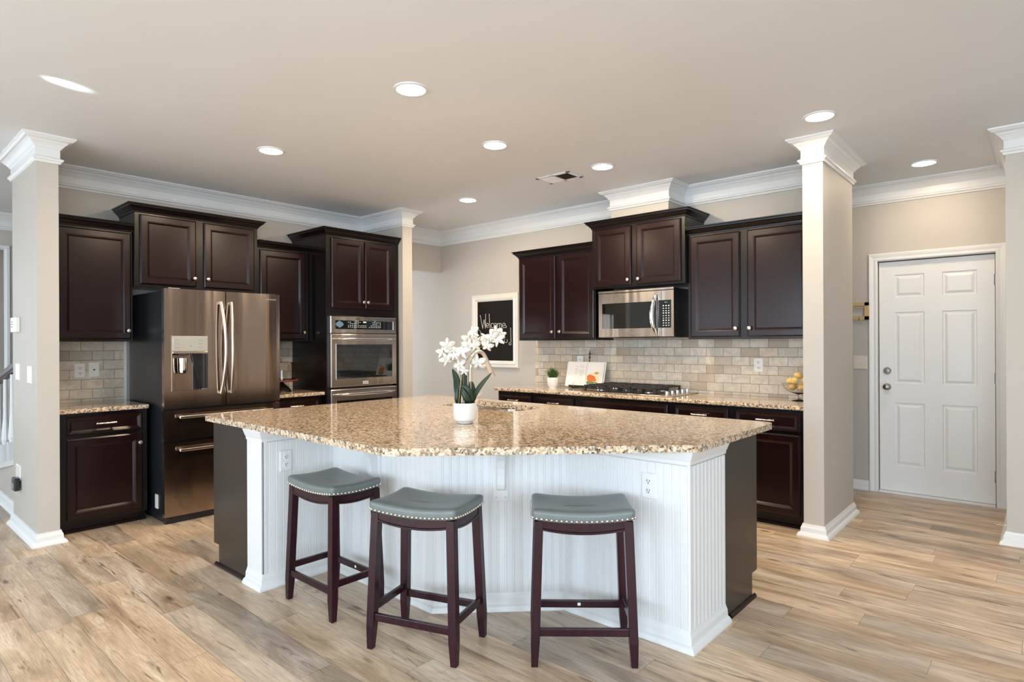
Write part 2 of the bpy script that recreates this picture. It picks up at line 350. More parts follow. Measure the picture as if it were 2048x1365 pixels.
# hall door with its casing
def casing(path_x0, path_x1, ztop, y, name):
    prof = [(0, 0), (.004, .012), (.012, .016), (.030, .013), (.050, .018), (.064, .020), (.070, .014), (.070, 0)]
    m = MB(); rings = []
    for (x, z, dx, dz) in ((path_x0, 0, -1, 0), (path_x0, ztop, -1, 1), (path_x1, ztop, 1, 1), (path_x1, 0, 1, 0)):
        rings.append([(x + dx * a, y - b, z + dz * a) for a, b in prof])
    m.loft(rings); return struct(m.build(name, 'trim'))
casing(-1.125, -.30, 2.055, 6.23, 'trim_5')
def grid_front(m, xs, zs, holes, y, rl):
    for i in range(len(xs) - 1):
        for j in range(len(zs) - 1):
            a, b, c, d = xs[i], xs[i + 1], zs[j], zs[j + 1]
            if (i, j) in holes: m.loft([[(a + q, y + w, c + q), (b - q, y + w, c + q), (b - q, y + w, d - q), (a + q, y + w, d - q)] for q, w in rl], False, True)
            else: m.add([(a, y, c), (b, y, c), (b, y, d), (a, y, d)], [(0, 1, 2, 3)])
m = MB(); xs = [-1.119, -1.003, -.782, -.655, -.42, -.305]; zs = [.016, .245, .80, .97, 1.60, 1.73, 1.93, 2.048]
grid_front(m, xs, zs, {(i, j) for i in (1, 3) for j in (1, 3, 5)}, 6.262, [(0, 0), (.006, .007), (.018, .007), (.038, -.001)])
m.add([(x, y, z) for z in (zs[0], zs[-1]) for y in (6.262, 6.300) for x in (xs[0], xs[-1])], [(0, 1, 3, 2), (4, 5, 7, 6), (0, 2, 6, 4), (1, 3, 7, 5), (2, 3, 7, 6)])
door = struct(m.build('door_1', 'trim'))
m = MB().lathe([(.030, 0), (.030, .006), (.024, .010), (.012, .014), (.011, .030), (.022, .036), (.027, .048), (.025, .060), (.012, .067)], (-1.059, 6.262, .938), 'y')
m.build('door_knob', 'pewter', door, smooth=True)
m = MB().lathe([(.031, 0), (.031, .008), (.026, .014), (.020, .014), (.018, .012), (.006, .013)], (-1.059, 6.262, 1.08), 'y'); m.box(-1.063, -1.055, 6.238, 6.250, 1.066, 1.094)
m.build('deadbolt', 'pewter', door, smooth=True)
for z in (1.84, 1.04, .238): MB().cyl((-.302, 6.252, z - .045), .007, .09).box(-.312, -.300, 6.255, 6.262, z - .043, z + .043).build('hinge', 'pewter', door, smooth=True)
MB().box(-1.122, -.303, 6.205, 6.262, 0, .014).build('threshold', 'trim', door, bevel=.003)
# tiled splashbacks and their edge trim
struct(MB().box(-5.74, -5.728, 1.052, 1.632, .889, 1.367).build('wall_splashback_left', 'tile_y'))
struct(MB().box(-5.742, -5.722, 1.632, 1.652, .80, 1.80).build('trim_6', 'trim'))
struct(MB().box(-5.74, -5.728, 2.57, 3.13, .889, 1.367).build('wall_splashback_middle', 'tile_y'))
struct(MB().box(-4.188, -1.262, 5.138, 5.15, .889, 1.40).build('wall_splashback_back', 'tile_x'))
# assumed windows behind the camera, out of view
for i, (a, b) in enumerate(WIN_BACK):
    m = MB(); c = (a + b) / 2
    for x0, x1, z0, z1 in ((a, a + .05, .45, 2.45), (b - .05, b, .45, 2.45), (a, b, .45, .50), (a, b, 2.40, 2.45), (a, b, 1.43, 1.47), (c - .012, c + .012, .5, 2.4)): m.box(x0, x1, -4.54, -4.50, z0, z1)
    struct(m.build('window_%d' % (i + 1), 'trim'))
# staircase beyond the left wall end
st = thing('staircase', 'white painted stair stringer with wood handrail beyond the left wall end', 'staircase', (-7.2, 1.02, 0))
m = MB()
for i in range(9): m.box(-8.1 + i * .26, -7.84 + i * .26 + (.02 if i < 8 else 0), 1.05, 2.0, 0 if i == 0 else .0, .185 * (i + 1))
m2 = MB(); z0 = lambda x: .30 + (x + 6.8) * .2
m2.add([(-8.2, y, z) for y, z in ((1.0, 0), (1.05, 0), (1.05, .02), (1.0, .02))] + [(-5.88, y, z) for y, z in ((1.0, 0), (1.05, 0), (1.05, .48), (1.0, .48))], [(0, 1, 2, 3), (4, 5, 6, 7), (0, 1, 5, 4), (1, 2, 6, 5), (2, 3, 7, 6), (3, 0, 4, 7)])
m2.build('side_panel', 'wall', st, world=True)
m3 = MB().add([(-8.2, y, z) for y, z in ((.985, .02), (1.06, .02), (1.06, .06), (.985, .06))] + [(-5.88, y, z) for y, z in ((.985, .44), (1.06, .44), (1.06, .48), (.985, .48))], [(0, 1, 2, 3), (4, 5, 6, 7), (0, 1, 5, 4), (1, 2, 6, 5), (2, 3, 7, 6), (3, 0, 4, 7)])
m3.build('stringer_cap', 'trim', st, world=True)
MB().sweep([(-8.2, 1.0), (-5.9, 1.0)], BASE).build('baseboard', 'trim', st, world=True)
for i, x in enumerate((-7.9, -7.6, -7.3, -7.0, -6.72, -6.43, -6.14)):
    zz = .06 + (x + 8.2) * .181
    MB().box(x - .035, x + .035, .99, 1.055, zz - .02, zz + .16).lathe([(.022, zz + .16), (.030, zz + .2), (.017, zz + .4), (.014, zz + .72)], (x, 1.022, 0), n=12).build('baluster', 'trim', st, world=True)
MB().add([(-8.2, y, z) for y, z in ((.985, .78), (1.055, .78), (1.055, .84), (.985, .84))] + [(-5.84, y, z) for y, z in ((.985, 1.215), (1.055, 1.215), (1.055, 1.275), (.985, 1.275))], [(0, 1, 2, 3), (4, 5, 6, 7), (0, 1, 5, 4), (1, 2, 6, 5), (2, 3, 7, 6), (3, 0, 4, 7)]).build('handrail', 'stool_wood', st, bevel=.012, world=True)
# ================================================================ cabinets (built facing -y, front frame at y=0)
def raised(m, x0, x1, z0, z1, y, fw=.052, th=.02):
    m.rings(x0, x1, z0, z1, [(0, y), (0, y - th + .007), (.009, y - th), (fw - .003, y - th), (fw, y - th + .002), (fw + .003, y - th + .002), (fw + .016, y - th + .012), (fw + .018, y - th + .012)])
def knob(parent, x, z, y=-.02):
    return MB().lathe([(.006, 0), (.005, .010), (.010, .014), (.0155, .019), (.0165, .024), (.013, .029), (.004, .031)], (x, y, z), 'y', 20).build('knob', 'nickel', parent, smooth=True)
def pull(parent, x, z, y=-.02, w=.12):
    m = MB()
    for s in (-1, 1): m.lathe([(.008, 0), (.005, .006), (.005, .020)], (x + s * w * .42, y, z), 'y', 12); m.sphere((x + s * w * .5, y - .024, z), .0075, 10, 6)
    pts = [(x + w * .5 * u, y - .024 - .004 * (1 - u * u), z) for u in [k / 8 - 1 for k in range(17)]]
    m.tube(pts, [.0045 + .0022 * abs(math.cos(3.14159 * u * 1.5)) for u in [k / 8 - 1 for k in range(17)]], 8)
    return m.build('pull_handle', 'nickel', parent, smooth=True)
def door_part(parent, x0, x1, z0, z1, y=0):
    m = MB(); raised(m, x0, x1, z0, z1, y); return m.build('door', 'esp', parent)
CABCROWN = [(0, 0), (.006, 0), (.008, .012), (.014, .016), (.024, .028), (.036, .040), (.044, .044), (.046, .056), (.055, .058), (.056, .066), (0, .066)]
def wall_cab(label, fr, W_, D, z0, z1, doors, knobs, group='wall-hung cabinets', crown=True, ret=(True, True), name='wall_cabinet'):
    t_ = thing(name, label, 'cabinet', fr['loc'], fr['rz'], group)
    MB().box(0, W_, 0, D, z0, z1).build('body', 'esp_frame', t_, bevel=.002)
    for (a, b), (kx, kz) in zip(doors, knobs):
        d = door_part(t_, a, b, z0 + .018, z1 - .02); knob(d, kx, kz)
    if crown:
        path = ([(0, D)] if ret[0] else []) + [(0, 0), (W_, 0)] + ([(W_, D)] if ret[1] else [])
        MB().sweep(path, CABCROWN, zbase=z1 - .006).box(.0, W_, .001, D, z1 - .006, z1 + .05).build('crown_moulding', 'esp_frame', t_)
    return t_
def base_cab(label, fr, W_, D, dr, drs, group='base cabinets', pulls=True, kn=None, toe=.0, ztop=.857):
    """dr: drawer (x0,x1); drs: list of doors (x0,x1,knob_x)"""
    t_ = thing('base_cabinet', label, 'cabinet', fr['loc'], fr['rz'], group)
    MB().box(0, W_, 0, D, .075, ztop).build('body', 'esp_frame', t_, bevel=.002)
    MB().box(0, W_, .055, D, 0, .075).box(0, W_, .04, .055, 0, .02).build('toe_kick', 'esp_frame', t_)
    m = MB(); raised(m, dr[0], dr[1], .70, .832, 0, .018); d = m.build('drawer', 'esp', t_)
    if pulls: pull(d, (dr[0] + dr[1]) / 2, .774)
    for x0, x1, kx in drs:
        d = door_part(t_, x0, x1, .10, .676); knob(d, kx, .605)
    return t_
# fridge wall (faces +x): origin x = front plane
TOPZ = 2.235
wall_cab('dark wood wall cabinet with one door, beside the left wall end', FY(-5.41, 1.055), .55, .33, 1.367, TOPZ, [(.065, .535)], [(.512, 1.452)], ret=(False, False))
wall_cab('dark two-door wall cabinet set above the refrigerator', FY(-5.37, 1.607), .99, .37, 1.805, 2.395, [(.035, .455), (.52, .955)], [(.435, 1.892), (.543, 1.894)])
wall_cab('single-door dark wall cabinet between refrigerator top cabinet and oven tower', FY(-5.41, 2.607), .52, .33, 1.367, TOPZ, [(.03, .478)], [(.455, 1.452)], ret=(False, False))
base_cab('dark base cabinet with one drawer and one door beside the left wall end', FY(-5.16, 1.06), .565, .58, (.05, .53), [(.05, .53, .508)])
base_cab('dark base cabinet between the refrigerator and the oven tower', FY(-5.16, 2.565), .56, .58, (.03, .52), [(.03, .27, .25), (.28, .52, .30)])
# oven tower
tw = thing('oven_cabinet', 'tall dark oven cabinet with two upper doors around the built-in double oven', 'cabinet', (-5.10, 3.13, 0), 90)
m = MB(); Wt, Dt = .853, .63
m.box(0, .04, 0, Dt, .0, 2.385).box(Wt - .04, Wt, 0, Dt, 0, 2.385).box(.04, Wt - .04, .62, Dt, 0, 2.385).box(.04, Wt - .04, 0, .62, 1.615, 2.385).box(.04, Wt - .04, 0, .62, .0, .30)
m.build('body', 'esp_frame', tw, bevel=.002)
d = door_part(tw, .052, .420, 1.69, 2.36); knob(d, .400, 1.752)
d = door_part(tw, .430, .765, 1.69, 2.36); knob(d, .450, 1.752)
MB().sweep([(0, Dt), (0, 0), (Wt, 0)], CABCROWN, zbase=2.379).box(0, Wt, .001, Dt, 2.379, 2.43).build('crown_moulding', 'esp_frame', tw)
m = MB(); raised(m, .05, .80, .10, .285, 0, .03); d = m.build('drawer', 'esp', tw); pull(d, .425, .19)
# range wall (faces -y)
wall_cab('dark two-door wall cabinet between the chalkboard and the microwave', WX(-4.150, 4.82), .955, .33, 1.367, TOPZ, [(.02, .488), (.528, .945)], [(.460, 1.453), (.555, 1.453)], ret=(True, False))
wall_cab('dark two-door wall cabinet mounted above the microwave', WX(-3.195, 4.77), .93, .38, 1.84, 2.41, [(.03, .42), (.478, .895)], [(.398, 1.905), (.503, 1.905)])
wall_cab('dark two-door wall cabinet between the microwave and the column', WX(-2.262, 4.82), 1.0, .33, 1.367, 2.245, [(.028, .44), (.50, .965)], [(.413, 1.452), (.522, 1.452)], ret=(False, False))
base_cab('dark base cabinet at the free end of the range wall counter', WX(-4.21, 4.56), .482, .58, (.02, .45), [(.02, .45, .43)])
base_cab('second dark base cabinet from the free end, beside the cooktop', WX(-3.728, 4.56), .506, .58, (.035, .475), [(.035, .475, .06)])
base_cab('wide dark base cabinet with a plain false front below the cooktop', WX(-3.222, 4.56), .937, .58, (.033, .905), [(.033, .465, .44), (.473, .905, .50)], pulls=False)
base_cab('dark base cabinet on the column side of the cooktop', WX(-2.285, 4.56), .495, .58, (.027, .468), [(.027, .468, .05)])
base_cab('dark base cabinet next to the column, with a drawer pull and a door', WX(-1.79, 4.56), .527, .58, (.026, .486), [(.026, .486, .05)])
# ================================================================ worktops
def slab(name, poly, label, z1=.889, th=.032, group=None):
    o = MB().prism(poly, z1 - th, z1).build(name, 'granite', None, bevel=.009, seg=3)
    return tag(o, label, 'countertop', group)
slab('countertop', [(-5.728, 1.054), (-5.115, 1.054), (-5.115, 1.628), (-5.728, 1.628)], 'short speckled granite countertop on the base cabinet beside the left wall end')
slab('countertop', [(-5.728, 2.562), (-5.115, 2.562), (-5.115, 3.126), (-5.728, 3.126)], 'short granite countertop between refrigerator and oven tower under the cake stand')
slab('countertop', [(-4.235, 4.518), (-1.262, 4.518), (-1.262, 5.137), (-4.235, 5.137)], 'long speckled granite countertop along the range wall holding the cooktop')
# ================================================================ refrigerator
fr = thing('refrigerator', 'french-door stainless steel refrigerator with water dispenser and two bottom drawers', 'refrigerator', (-4.88, 1.655, 0), 90)
FW = .90
MB().box(.004, FW - .004, .068, .80, .03, 1.745).box(.02, FW - .02, .09, .78, 0, .03).build('case', 'case', fr, bevel=.004)
MB().box(.03, .12, .02, .12, 1.745, 1.768).box(FW - .12, FW - .03, .02, .12, 1.745, 1.768).build('hinge_cover', 'black', fr, bevel=.004)
def bowed(m, x0, x1, z0, z1, holes=(), xs=None, zs=None, bow=.010, y0=0, th=.058):
    n = 14; X = sorted(set([x0 + (x1 - x0) * i / n for i in range(n + 1)] + list(xs or []))); Z = sorted(set([z0, z1] + list(zs or [])))
    f = lambda x: y0 + bow * (abs((x - (x0 + x1) / 2) / ((x1 - x0) / 2)) ** 3)
    for i in range(len(X) - 1):
        for j in range(len(Z) - 1):
            cx, cz = (X[i] + X[i + 1]) / 2, (Z[j] + Z[j + 1]) / 2
            if any(h[0] < cx < h[1] and h[2] < cz < h[3] for h in holes): continue
            m.add([(X[i], f(X[i]), Z[j]), (X[i + 1], f(X[i + 1]), Z[j]), (X[i + 1], f(X[i + 1]), Z[j + 1]), (X[i], f(X[i]), Z[j + 1])], [(0, 1, 2, 3)])
    for z in (z0, z1): m.add([(x, f(x), z) for x in X] + [(x, y0 + th, z) for x in X], [(i, i + 1, len(X) + i + 1, len(X) + i) for i in range(len(X) - 1)])
    for x in (x0, x1): m.add([(x, f(x), z0), (x, y0 + th, z0), (x, y0 + th, z1), (x, f(x), z1)], [(0, 1, 2, 3)])
    m.add([(x0, y0 + th, z0), (x1, y0 + th, z0), (x1, y0 + th, z1), (x0, y0 + th, z1)], [(0, 1, 2, 3)])
    return f
hx0, hx1, hz0, hz1 = .052, .305, .995, 1.405
m = MB(); bowed(m, .0, .447, .862, 1.76, [(hx0, hx1, hz0, 1.275)], [hx0, hx1], [hz0, 1.275])
dl = m.build('door', 'steel_dark', fr, smooth=True)
# dispenser: recess, control panel, spout and paddle
m = MB(); ym = .001
m.add([(x, y, z) for z in (hz0, 1.275) for y in (ym, .056) for x in (hx0, hx1)], [(0, 1, 3, 2), (4, 5, 7, 6), (0, 2, 6, 4), (1, 3, 7, 5), (2, 3, 7, 6)])
m.box(hx0 - .004, hx0, -.004, .004, hz0, hz1 + .004).box(hx1, hx1 + .004, -.004, .004, hz0, hz1 + .004).box(hx0 - .004, hx1 + .004, -.004, .004, hz0 - .005, hz0)
dsp = m.build('dispenser_recess', 'steel_dark', dl)
MB().box(hx0, hx1, -.006, .004, 1.29, hz1).build('control_panel', 'steel_panel', dsp, bevel=.002)
MB().box(hx0, hx1, -.009, .006, 1.272, 1.288).build('ledge', 'steel', dsp, bevel=.002)
m = MB()
for x in (.07, .236):
    for z in (1.372, 1.345, 1.318): m.box(x, x + .026, -.0072, -.0058, z, z + .003)
m.box(.174, .182, -.0072, -.0058, 1.327, 1.337); m.build('icon_print', 'grey_mark', dsp)
MB().lathe([(.045, 1.262), (.043, 1.272)], (.13, .022, 0)).lathe([(.030, 1.262), (.024, 1.258)], (.13, .022, 0)).build('spout_ring', 'black', dsp, smooth=True)
MB().lathe([(.036, 1.238), (.034, 1.150), (.030, 1.128), (.020, 1.122)], (.13, .020, 0)).build('spout', 'chrome', dsp, smooth=True)
MB().add([(.20, .030, 1.27), (.235, .030, 1.27), (.290, .054, .998), (.255, .020, .998)] + [(.20, .045, 1.27), (.235, .045, 1.27), (.290, .056, .998), (.255, .050, .998)], [(0, 1, 2, 3), (4, 5, 6, 7), (0, 1, 5, 4), (1, 2, 6, 5), (2, 3, 7, 6), (3, 0, 4, 7)]).box(.215, .303, .045, .0555, .997, 1.27).build('paddle_side', 'black', dsp)
m = MB(); bowed(m, .453, FW, .862, 1.76); drr = m.build('door', 'steel_dark', fr, smooth=True)
def text_mesh(s, name, size, mat, parent, loc, rot, ext=.0006, xs=1.0):
    c = bpy.data.curves.new('t', 'FONT'); c.body = s; c.size = size; c.extrude = ext; c.align_x = 'CENTER'; c.align_y = 'CENTER'
    o = bpy.data.objects.new('t', c); COL.objects.link(o)
    me = bpy.data.meshes.new_from_object(o.evaluated_get(bpy.context.evaluated_depsgraph_get())); bpy.data.objects.remove(o); bpy.data.curves.remove(c)
    me.transform(Matrix.Diagonal((xs, 1, 1, 1))); me.materials.clear(); me.materials.append(M[mat])
    r = bpy.data.objects.new(name, me); COL.objects.link(r); r.parent = parent; r.location = loc; r.rotation_euler = rot; return r
text_mesh('SAMSUNG', 'lettering', .018, 'grey_mark', drr, (.822, .0015, 1.715), (R(90), 0, 0), xs=1.1)
def bar(parent, p0, p1, bulge, r, mat='steel', sc=1.0, name='handle'):
    p0, p1 = Vector(p0), Vector(p1); n = 20; pts = []
    for k in range(n + 1):
        u = k / n; s = 1 - (2 * u - 1) ** 2; pts.append(p0.lerp(p1, u) + Vector(bulge) * s)
    m = MB().tube(pts, r, 12); return m.build(name, mat, parent, smooth=True)
bar(dl, (.402, -.014, 1.675), (.402, -.014, .955), (.016, -.055, 0), .0125)
bar(drr, (.483, -.014, 1.675), (.483, -.014, .955), (-.012, -.055, 0), .0125)
for par, x in ((dl, .402), (drr, .483)):
    MB().box(x - .009, x + .009, -.022, .004, 1.655, 1.678).box(x - .009, x + .009, -.022, .004, .952, .975).build('handle_mount', 'steel', par, bevel=.003)
for z0_, z1_, hz in ((.622, .848, .798), (.055, .608, .552)):
    m = MB(); bowed(m, .0, FW, z0_, z1_, bow=.014); q = m.build('drawer', 'steel_dark', fr, smooth=True)
    h = MB().box(.085, .815, -.052, -.034, hz - .011, hz + .011).box(.10, .125, -.036, .004, hz - .008, hz + .008).box(.775, .80, -.036, .004, hz - .008, hz + .008).build('handle', 'steel', q, bevel=.006, seg=3)
MB().box(-.002, .004, .155, .205, .10, .205).build('rating_label', 'white', fr)
MB().box(.01, .89, .03, .068, .0, .05).build('base_grille', 'black', fr, bevel=.004)
# ================================================================ double wall oven
ov = thing('double_oven', 'stainless steel built-in double wall oven in the tall dark cabinet', 'oven', (-5.10, 3.157, 0), 90)
OW = .772
MB().box(.02, OW - .02, .004, .58, .31, 1.60).build('case', 'black', ov)
m = MB(); m.rings(0, OW, 1.442, 1.608, [(0, .003), (0, -.026), (.006, -.032), (.040, -.032), (.043, -.029), (.046, -.029)]); cp = m.build('control_panel', 'steel', ov)
m = MB().box(.052, OW - .052, -.0315, -.028, 1.484, 1.574); m.build('display_glass', 'glass_black', cp, bevel=.002)
m = MB(); rr_ = random.Random(3)
for row, z in enumerate((1.565, 1.552, 1.537, 1.520, 1.505)):
    for k in range(18):
        x = .19 + k * .022
        if row in (0,) and k not in (4, 5, 14): continue
        if row in (1, 2) and 6 < k < 13: continue
        if rr_.random() < .2: continue
        m.box(x, x + .011, -.0325, -.0312, z - .0028, z + .0024)
m.build('keypad_print', 'mark', cp)
MB().box(.365, .40, -.0326, -.0312, 1.549, 1.560).build('clock_display', 'amber', cp)
MB().add([(.062 + .035 * (1 + math.cos(a)) + .01 * math.cos(3 * a), -.0324, 1.53 + .034 * math.sin(a)) for a in [k * 2 * math.pi / 16 for k in range(16)]], [tuple(range(16))]).build('corner_decal', 'bookblue', cp)
def oven_door(z0_, z1_, wz0, wz1):
    m = MB(); m.rings(0, OW, z0_, z1_, [(0, .003), (0, -.030), (.008, -.036), (.020, -.036)]); d = m.build('oven_door', 'steel', ov)
    m = MB(); m.rings(.054, OW - .054, wz0, wz1, [(0, -.030), (0, -.040), (.006, -.040), (.008, -.036), (.010, -.036)]); m.build('window_frame', 'steel', d)
    MB().box(.062, OW - .062, -.0395, -.034, wz0 + .008, wz1 - .008).build('window', 'glass_black', d)
    pts = [(.028 + (OW - .056) * k / 24, -.045 - .030 * (1 - (2 * k / 24 - 1) ** 4), z1_ - .046 - .006 * (1 - (2 * k / 24 - 1) ** 2)) for k in range(25)]
    MB().tube(pts, [.004 + .013 * (1 - (2 * k / 24 - 1) ** 4) for k in range(25)], 12).build('handle', 'chrome', d, smooth=True)
    for x in (.07, OW - .07): MB().cyl((x, -.034, z1_ - .048), .008, .03, 'y', 12).build('handle_mount', 'steel', d, smooth=True)
    return d
d1 = oven_door(.926, 1.436, 1.0, 1.340)
MB().box(.356, .418, -.0375, -.036, .945, .972).build('badge', 'mark', d1).name = 'badge'
MB().box(.362, .412, -.0385, -.0372, .955, .962).build('badge_print', 'slot', d1)
d2 = oven_door(.33, .905, .42, .803)
# ================================================================ microwave
mw = thing('microwave', 'over-the-range stainless microwave with black window and curved handle', 'microwave', (-3.122, 4.76, 0), 0)
MB().box(.004, .752, .03, .36, 1.405, 1.812).build('body', 'case', mw, bevel=.003)
MB().box(.0, .756, .04, .36, 1.385, 1.404).build('underside', 'black', mw)
m = MB(); m.rings(.0, .640, 1.39, 1.792, [(0, .03), (0, .004), (.004, 0), (.02, 0)]); d = m.build('door', 'steel', mw)
m = MB(); m.rings(.036, .600, 1.462, 1.706, [(0, .001), (.0, -.003), (.006, -.003), (.008, -.001)]); m.build('window_frame', 'steel', d)
MB().box(.042, .594, -.0028, .0, 1.468, 1.70).build('window', 'glass_black', d)
MB().box(.300, .372, -.004, .001, 1.412, 1.436).build('badge', 'pewter', d, bevel=.002)
pts = [(.598 + .0 * k, -.012 - .038 * (1 - (2 * k / 20 - 1) ** 2), 1.402 + .358 * k / 20) for k in range(21)]
pts = [(p[0] - .022 * (1 - (2 * k / 20 - 1) ** 2), p[1], p[2]) for k, p in enumerate(pts)]
MB().tube(pts, [.007 + .010 * (1 - (2 * k / 20 - 1) ** 6) for k in range(21)], 12).build('handle', 'chrome', d, smooth=True)
m = MB(); m.rings(.643, .756, 1.39, 1.792, [(0, .03), (0, .004), (.003, 0), (.02, 0)]); cp = m.build('control_panel', 'steel', mw)
MB().box(.605, .735, -.0032, .0, 1.468, 1.706).build('keypad_glass', 'glass_black', cp)
m = MB()
for r_ in range(9):
    for c_ in range(3):
        z = 1.655 - r_ * .021; x = .658 + c_ * .025; m.box(x, x + .010, -.0042, -.003, z - .003, z + (.004 if r_ % 3 else .007))
m.build('keypad_print', 'mark', cp); MB().box(.672, .70, -.0042, -.003, 1.682, 1.690).build('clock_display', 'led', cp)
MB().box(.0, .756, -.001, .03, 1.795, 1.815).build('vent_grille', 'steel', mw, bevel=.003)
# ================================================================ cooktop
ct = thing('gas_cooktop', 'black and steel gas cooktop with cast iron grates set in the long countertop', 'cooktop', (-2.76, 4.86, .889))
MB().box(-.455, .455, -.255, .255, 0, .010).build('tray', 'steel', ct, bevel=.004)
MB().box(-.44, .30, -.24, .24, .010, .013).build('spill_plate', 'black', ct)
def burner(x, y, r):
    b = MB().lathe([(r * 1.25, .013), (r * 1.2, .022), (r * .9, .024)], (x, y, 0)).build('burner_base', 'steel', ct, smooth=True)
    MB().lathe([(r, .024), (r, .036), (r * .9, .040)], (x, y, 0)).build('burner_cap', 'iron', b, smooth=True)
for x, y, r in ((-.31, -.12, .036), (-.31, .13, .030), (-.07, 0, .05), (.17, -.12, .030), (.17, .13, .036)): burner(x, y, r)
for x0, x1 in ((-.432, -.195), (-.188, .052), (.059, .292)):
    m = MB(); zt = .066
    for y in (-.232, -.115, .0, .115, .232): m.box(x0, x1, y - .006, y + .006, zt - .014, zt)
    xc = (x0 + x1) / 2
    for x in (x0 + .006, xc, x1 - .006): m.box(x - .006, x + .006, -.238, .238, zt - .014, zt)
    for y in (-.17, -.06, .06, .17): m.box(x0 + .02, x0 + .10, y - .005, y + .005, zt - .004, zt + .006).box(x1 - .10, x1 - .02, y - .005, y + .005, zt - .004, zt + .006)
    for x in (x0 + .008, x1 - .008):
        for y in (-.228, .0, .228): m.box(x - .009, x + .009, y - .009, y + .009, .012, zt - .008)
    m.build('grate', 'iron', ct, bevel=.003)
for k in range(5): MB().lathe([(.024, .010), (.023, .015), (.017, .017), (.016, .040), (.013, .043)], (.375, -.19 + k * .095, 0), n=16).build('control_knob', 'chrome', ct, smooth=True)
# ================================================================ island
isl = thing('kitchen_island', 'large kitchen island with white beadboard knee walls and dark end panels', 'island', (-2.5, 2.5, 0))
def B(m, name, mat, parent=None, **k): return m.build(name, mat, parent or isl, world=True, **k)
TI = .871
wpath = [(-3.39, 1.58), (-3.215, 1.58), (-3.215, 2.02), (-2.30, 2.02), (-1.83, 2.48), (-1.165, 2.48), (-1.165, 2.86)]
B(MB().sweep(wpath, [(0, 0), (0, TI), (-.05, TI), (-.05, 0)]), 'knee_wall', 'trim')
dpath = [(-3.39, 1.585), (-3.83, 1.585), (-3.83, 3.27), (-1.17, 3.27), (-1.17, 2.86)]
B(MB().sweep(dpath, [(0, .125), (.02, .125), (.02, TI), (0, TI)]).box(-3.765, -3.745, 1.60, 3.2, 0, .125).box(-3.765, -1.20, 3.185, 3.205, 0, .125), 'cabinet_body', 'esp_frame')
def bead(p0, p1, pitch=.0395, margin0=.02, margin1=.02, z0=.084, z1=.80):
    p0, p1 = Vector(p0), Vector(p1); L = (p1 - p0).length; d = (p1 - p0) / L; n = Vector((d.y, -d.x)); s = [(0, .007)]
    k = margin0 + .012
    while k < L - margin1 - .01:
        s += [(k, .007), (k + .0018, .0045), (k + .0036, .007), (k + .0066, .0078), (k + .0096, .007), (k + .0114, .0045), (k + .0132, .007)]; k += pitch
    s += [(L, .007)]
    a = [(p0 + d * u + n * w) for u, w in s]; m = MB(); N_ = len(a)
    m.add([(q.x, q.y, z0) for q in a] + [(q.x, q.y, z1) for q in a], [(i, i + 1, N_ + i + 1, N_ + i) for i in range(N_ - 1)])
    return m
for i, (a, b) in enumerate(zip(wpath[1:-1], wpath[2:])):
    B(bead(a, b), 'beadboard_panel', 'trim')
B(MB().box(-3.388, -3.206, 1.572, 1.582, .08, .81).box(-3.216, -3.206, 1.572, 1.60, .08, .81), 'corner_post', 'trim', bevel=.003)
for x, y in ((-2.30, 2.02), (-1.165, 2.48)): B(MB().cyl((x, y, .08), .0085, .73, 'z', 12), 'corner_bead', 'trim', smooth=True)
B(MB().sweep(wpath, BASE), 'baseboard', 'trim')
B(MB().sweep(wpath, [(0, TI - .066), (.011, TI - .066), (.013, TI - .05), (.018, TI - .042), (.030, TI - .012), (.033, TI), (0, TI)]), 'top_moulding', 'trim')
def side_poly(m, pts, a, b, axis):
    f = (lambda u, z, w: (u, w, z)) if axis == 'y' else (lambda u, z, w: (w, u, z))
    n = len(pts); m.add([f(u, z, a) for u, z in pts] + [f(u, z, b) for u, z in pts], [tuple(range(n)), tuple(range(2 * n - 1, n - 1, -1))] + [(i, (i + 1) % n, n + (i + 1) % n, n + i) for i in range(n)]); return m
B(side_poly(MB(), [(-3.765, 0), (-3.39, 0), (-3.39, TI), (-3.835, TI), (-3.835, .125), (-3.765, .125)], 1.574, 1.590, 'y'), 'end_panel', 'esp_panel')
B(side_poly(MB(), [(3.205, 0), (2.862, 0), (2.862, TI), (3.275, TI), (3.275, .13), (3.205, .13)], -1.170, -1.156, 'x'), 'end_panel', 'esp_panel')
B(MB().sweep([(-3.80, 1.574), (-3.40, 1.574)], [(0, 0), (.014, 0), (.012, .010), (.004, .018), (0, .018)]), 'shoe_moulding', 'esp')
B(MB().sweep([(-1.156, 2.90), (-1.156, 3.235)], [(0, 0), (.014, 0), (.012, .010), (.004, .018), (0, .018)]), 'shoe_moulding', 'esp')
for k in range(3):
    y0 = 1.60 + k * .50
    dd = thing('door_frame', '', '', (-3.832, y0, 0), -90); COL.objects.unlink(dd); bpy.data.objects.remove(dd)
    m = MB(); y1 = y0 + .46
    rr = [[(-3.832 - w, y0 + a, .14 + a), (-3.832 - w, y1 - a, .14 + a), (-3.832 - w, y1 - a, .845 - a), (-3.832 - w, y0 + a, .845 - a)] for a, w in ((0, 0), (0, .015), (.005, .02), (.05, .02), (.06, .01), (.07, .0085))]
    q = B(m.loft(rr), 'door', 'esp'); B(MB().sphere((-3.865, y1 - .03, .75), .014), 'knob', 'nickel', q)
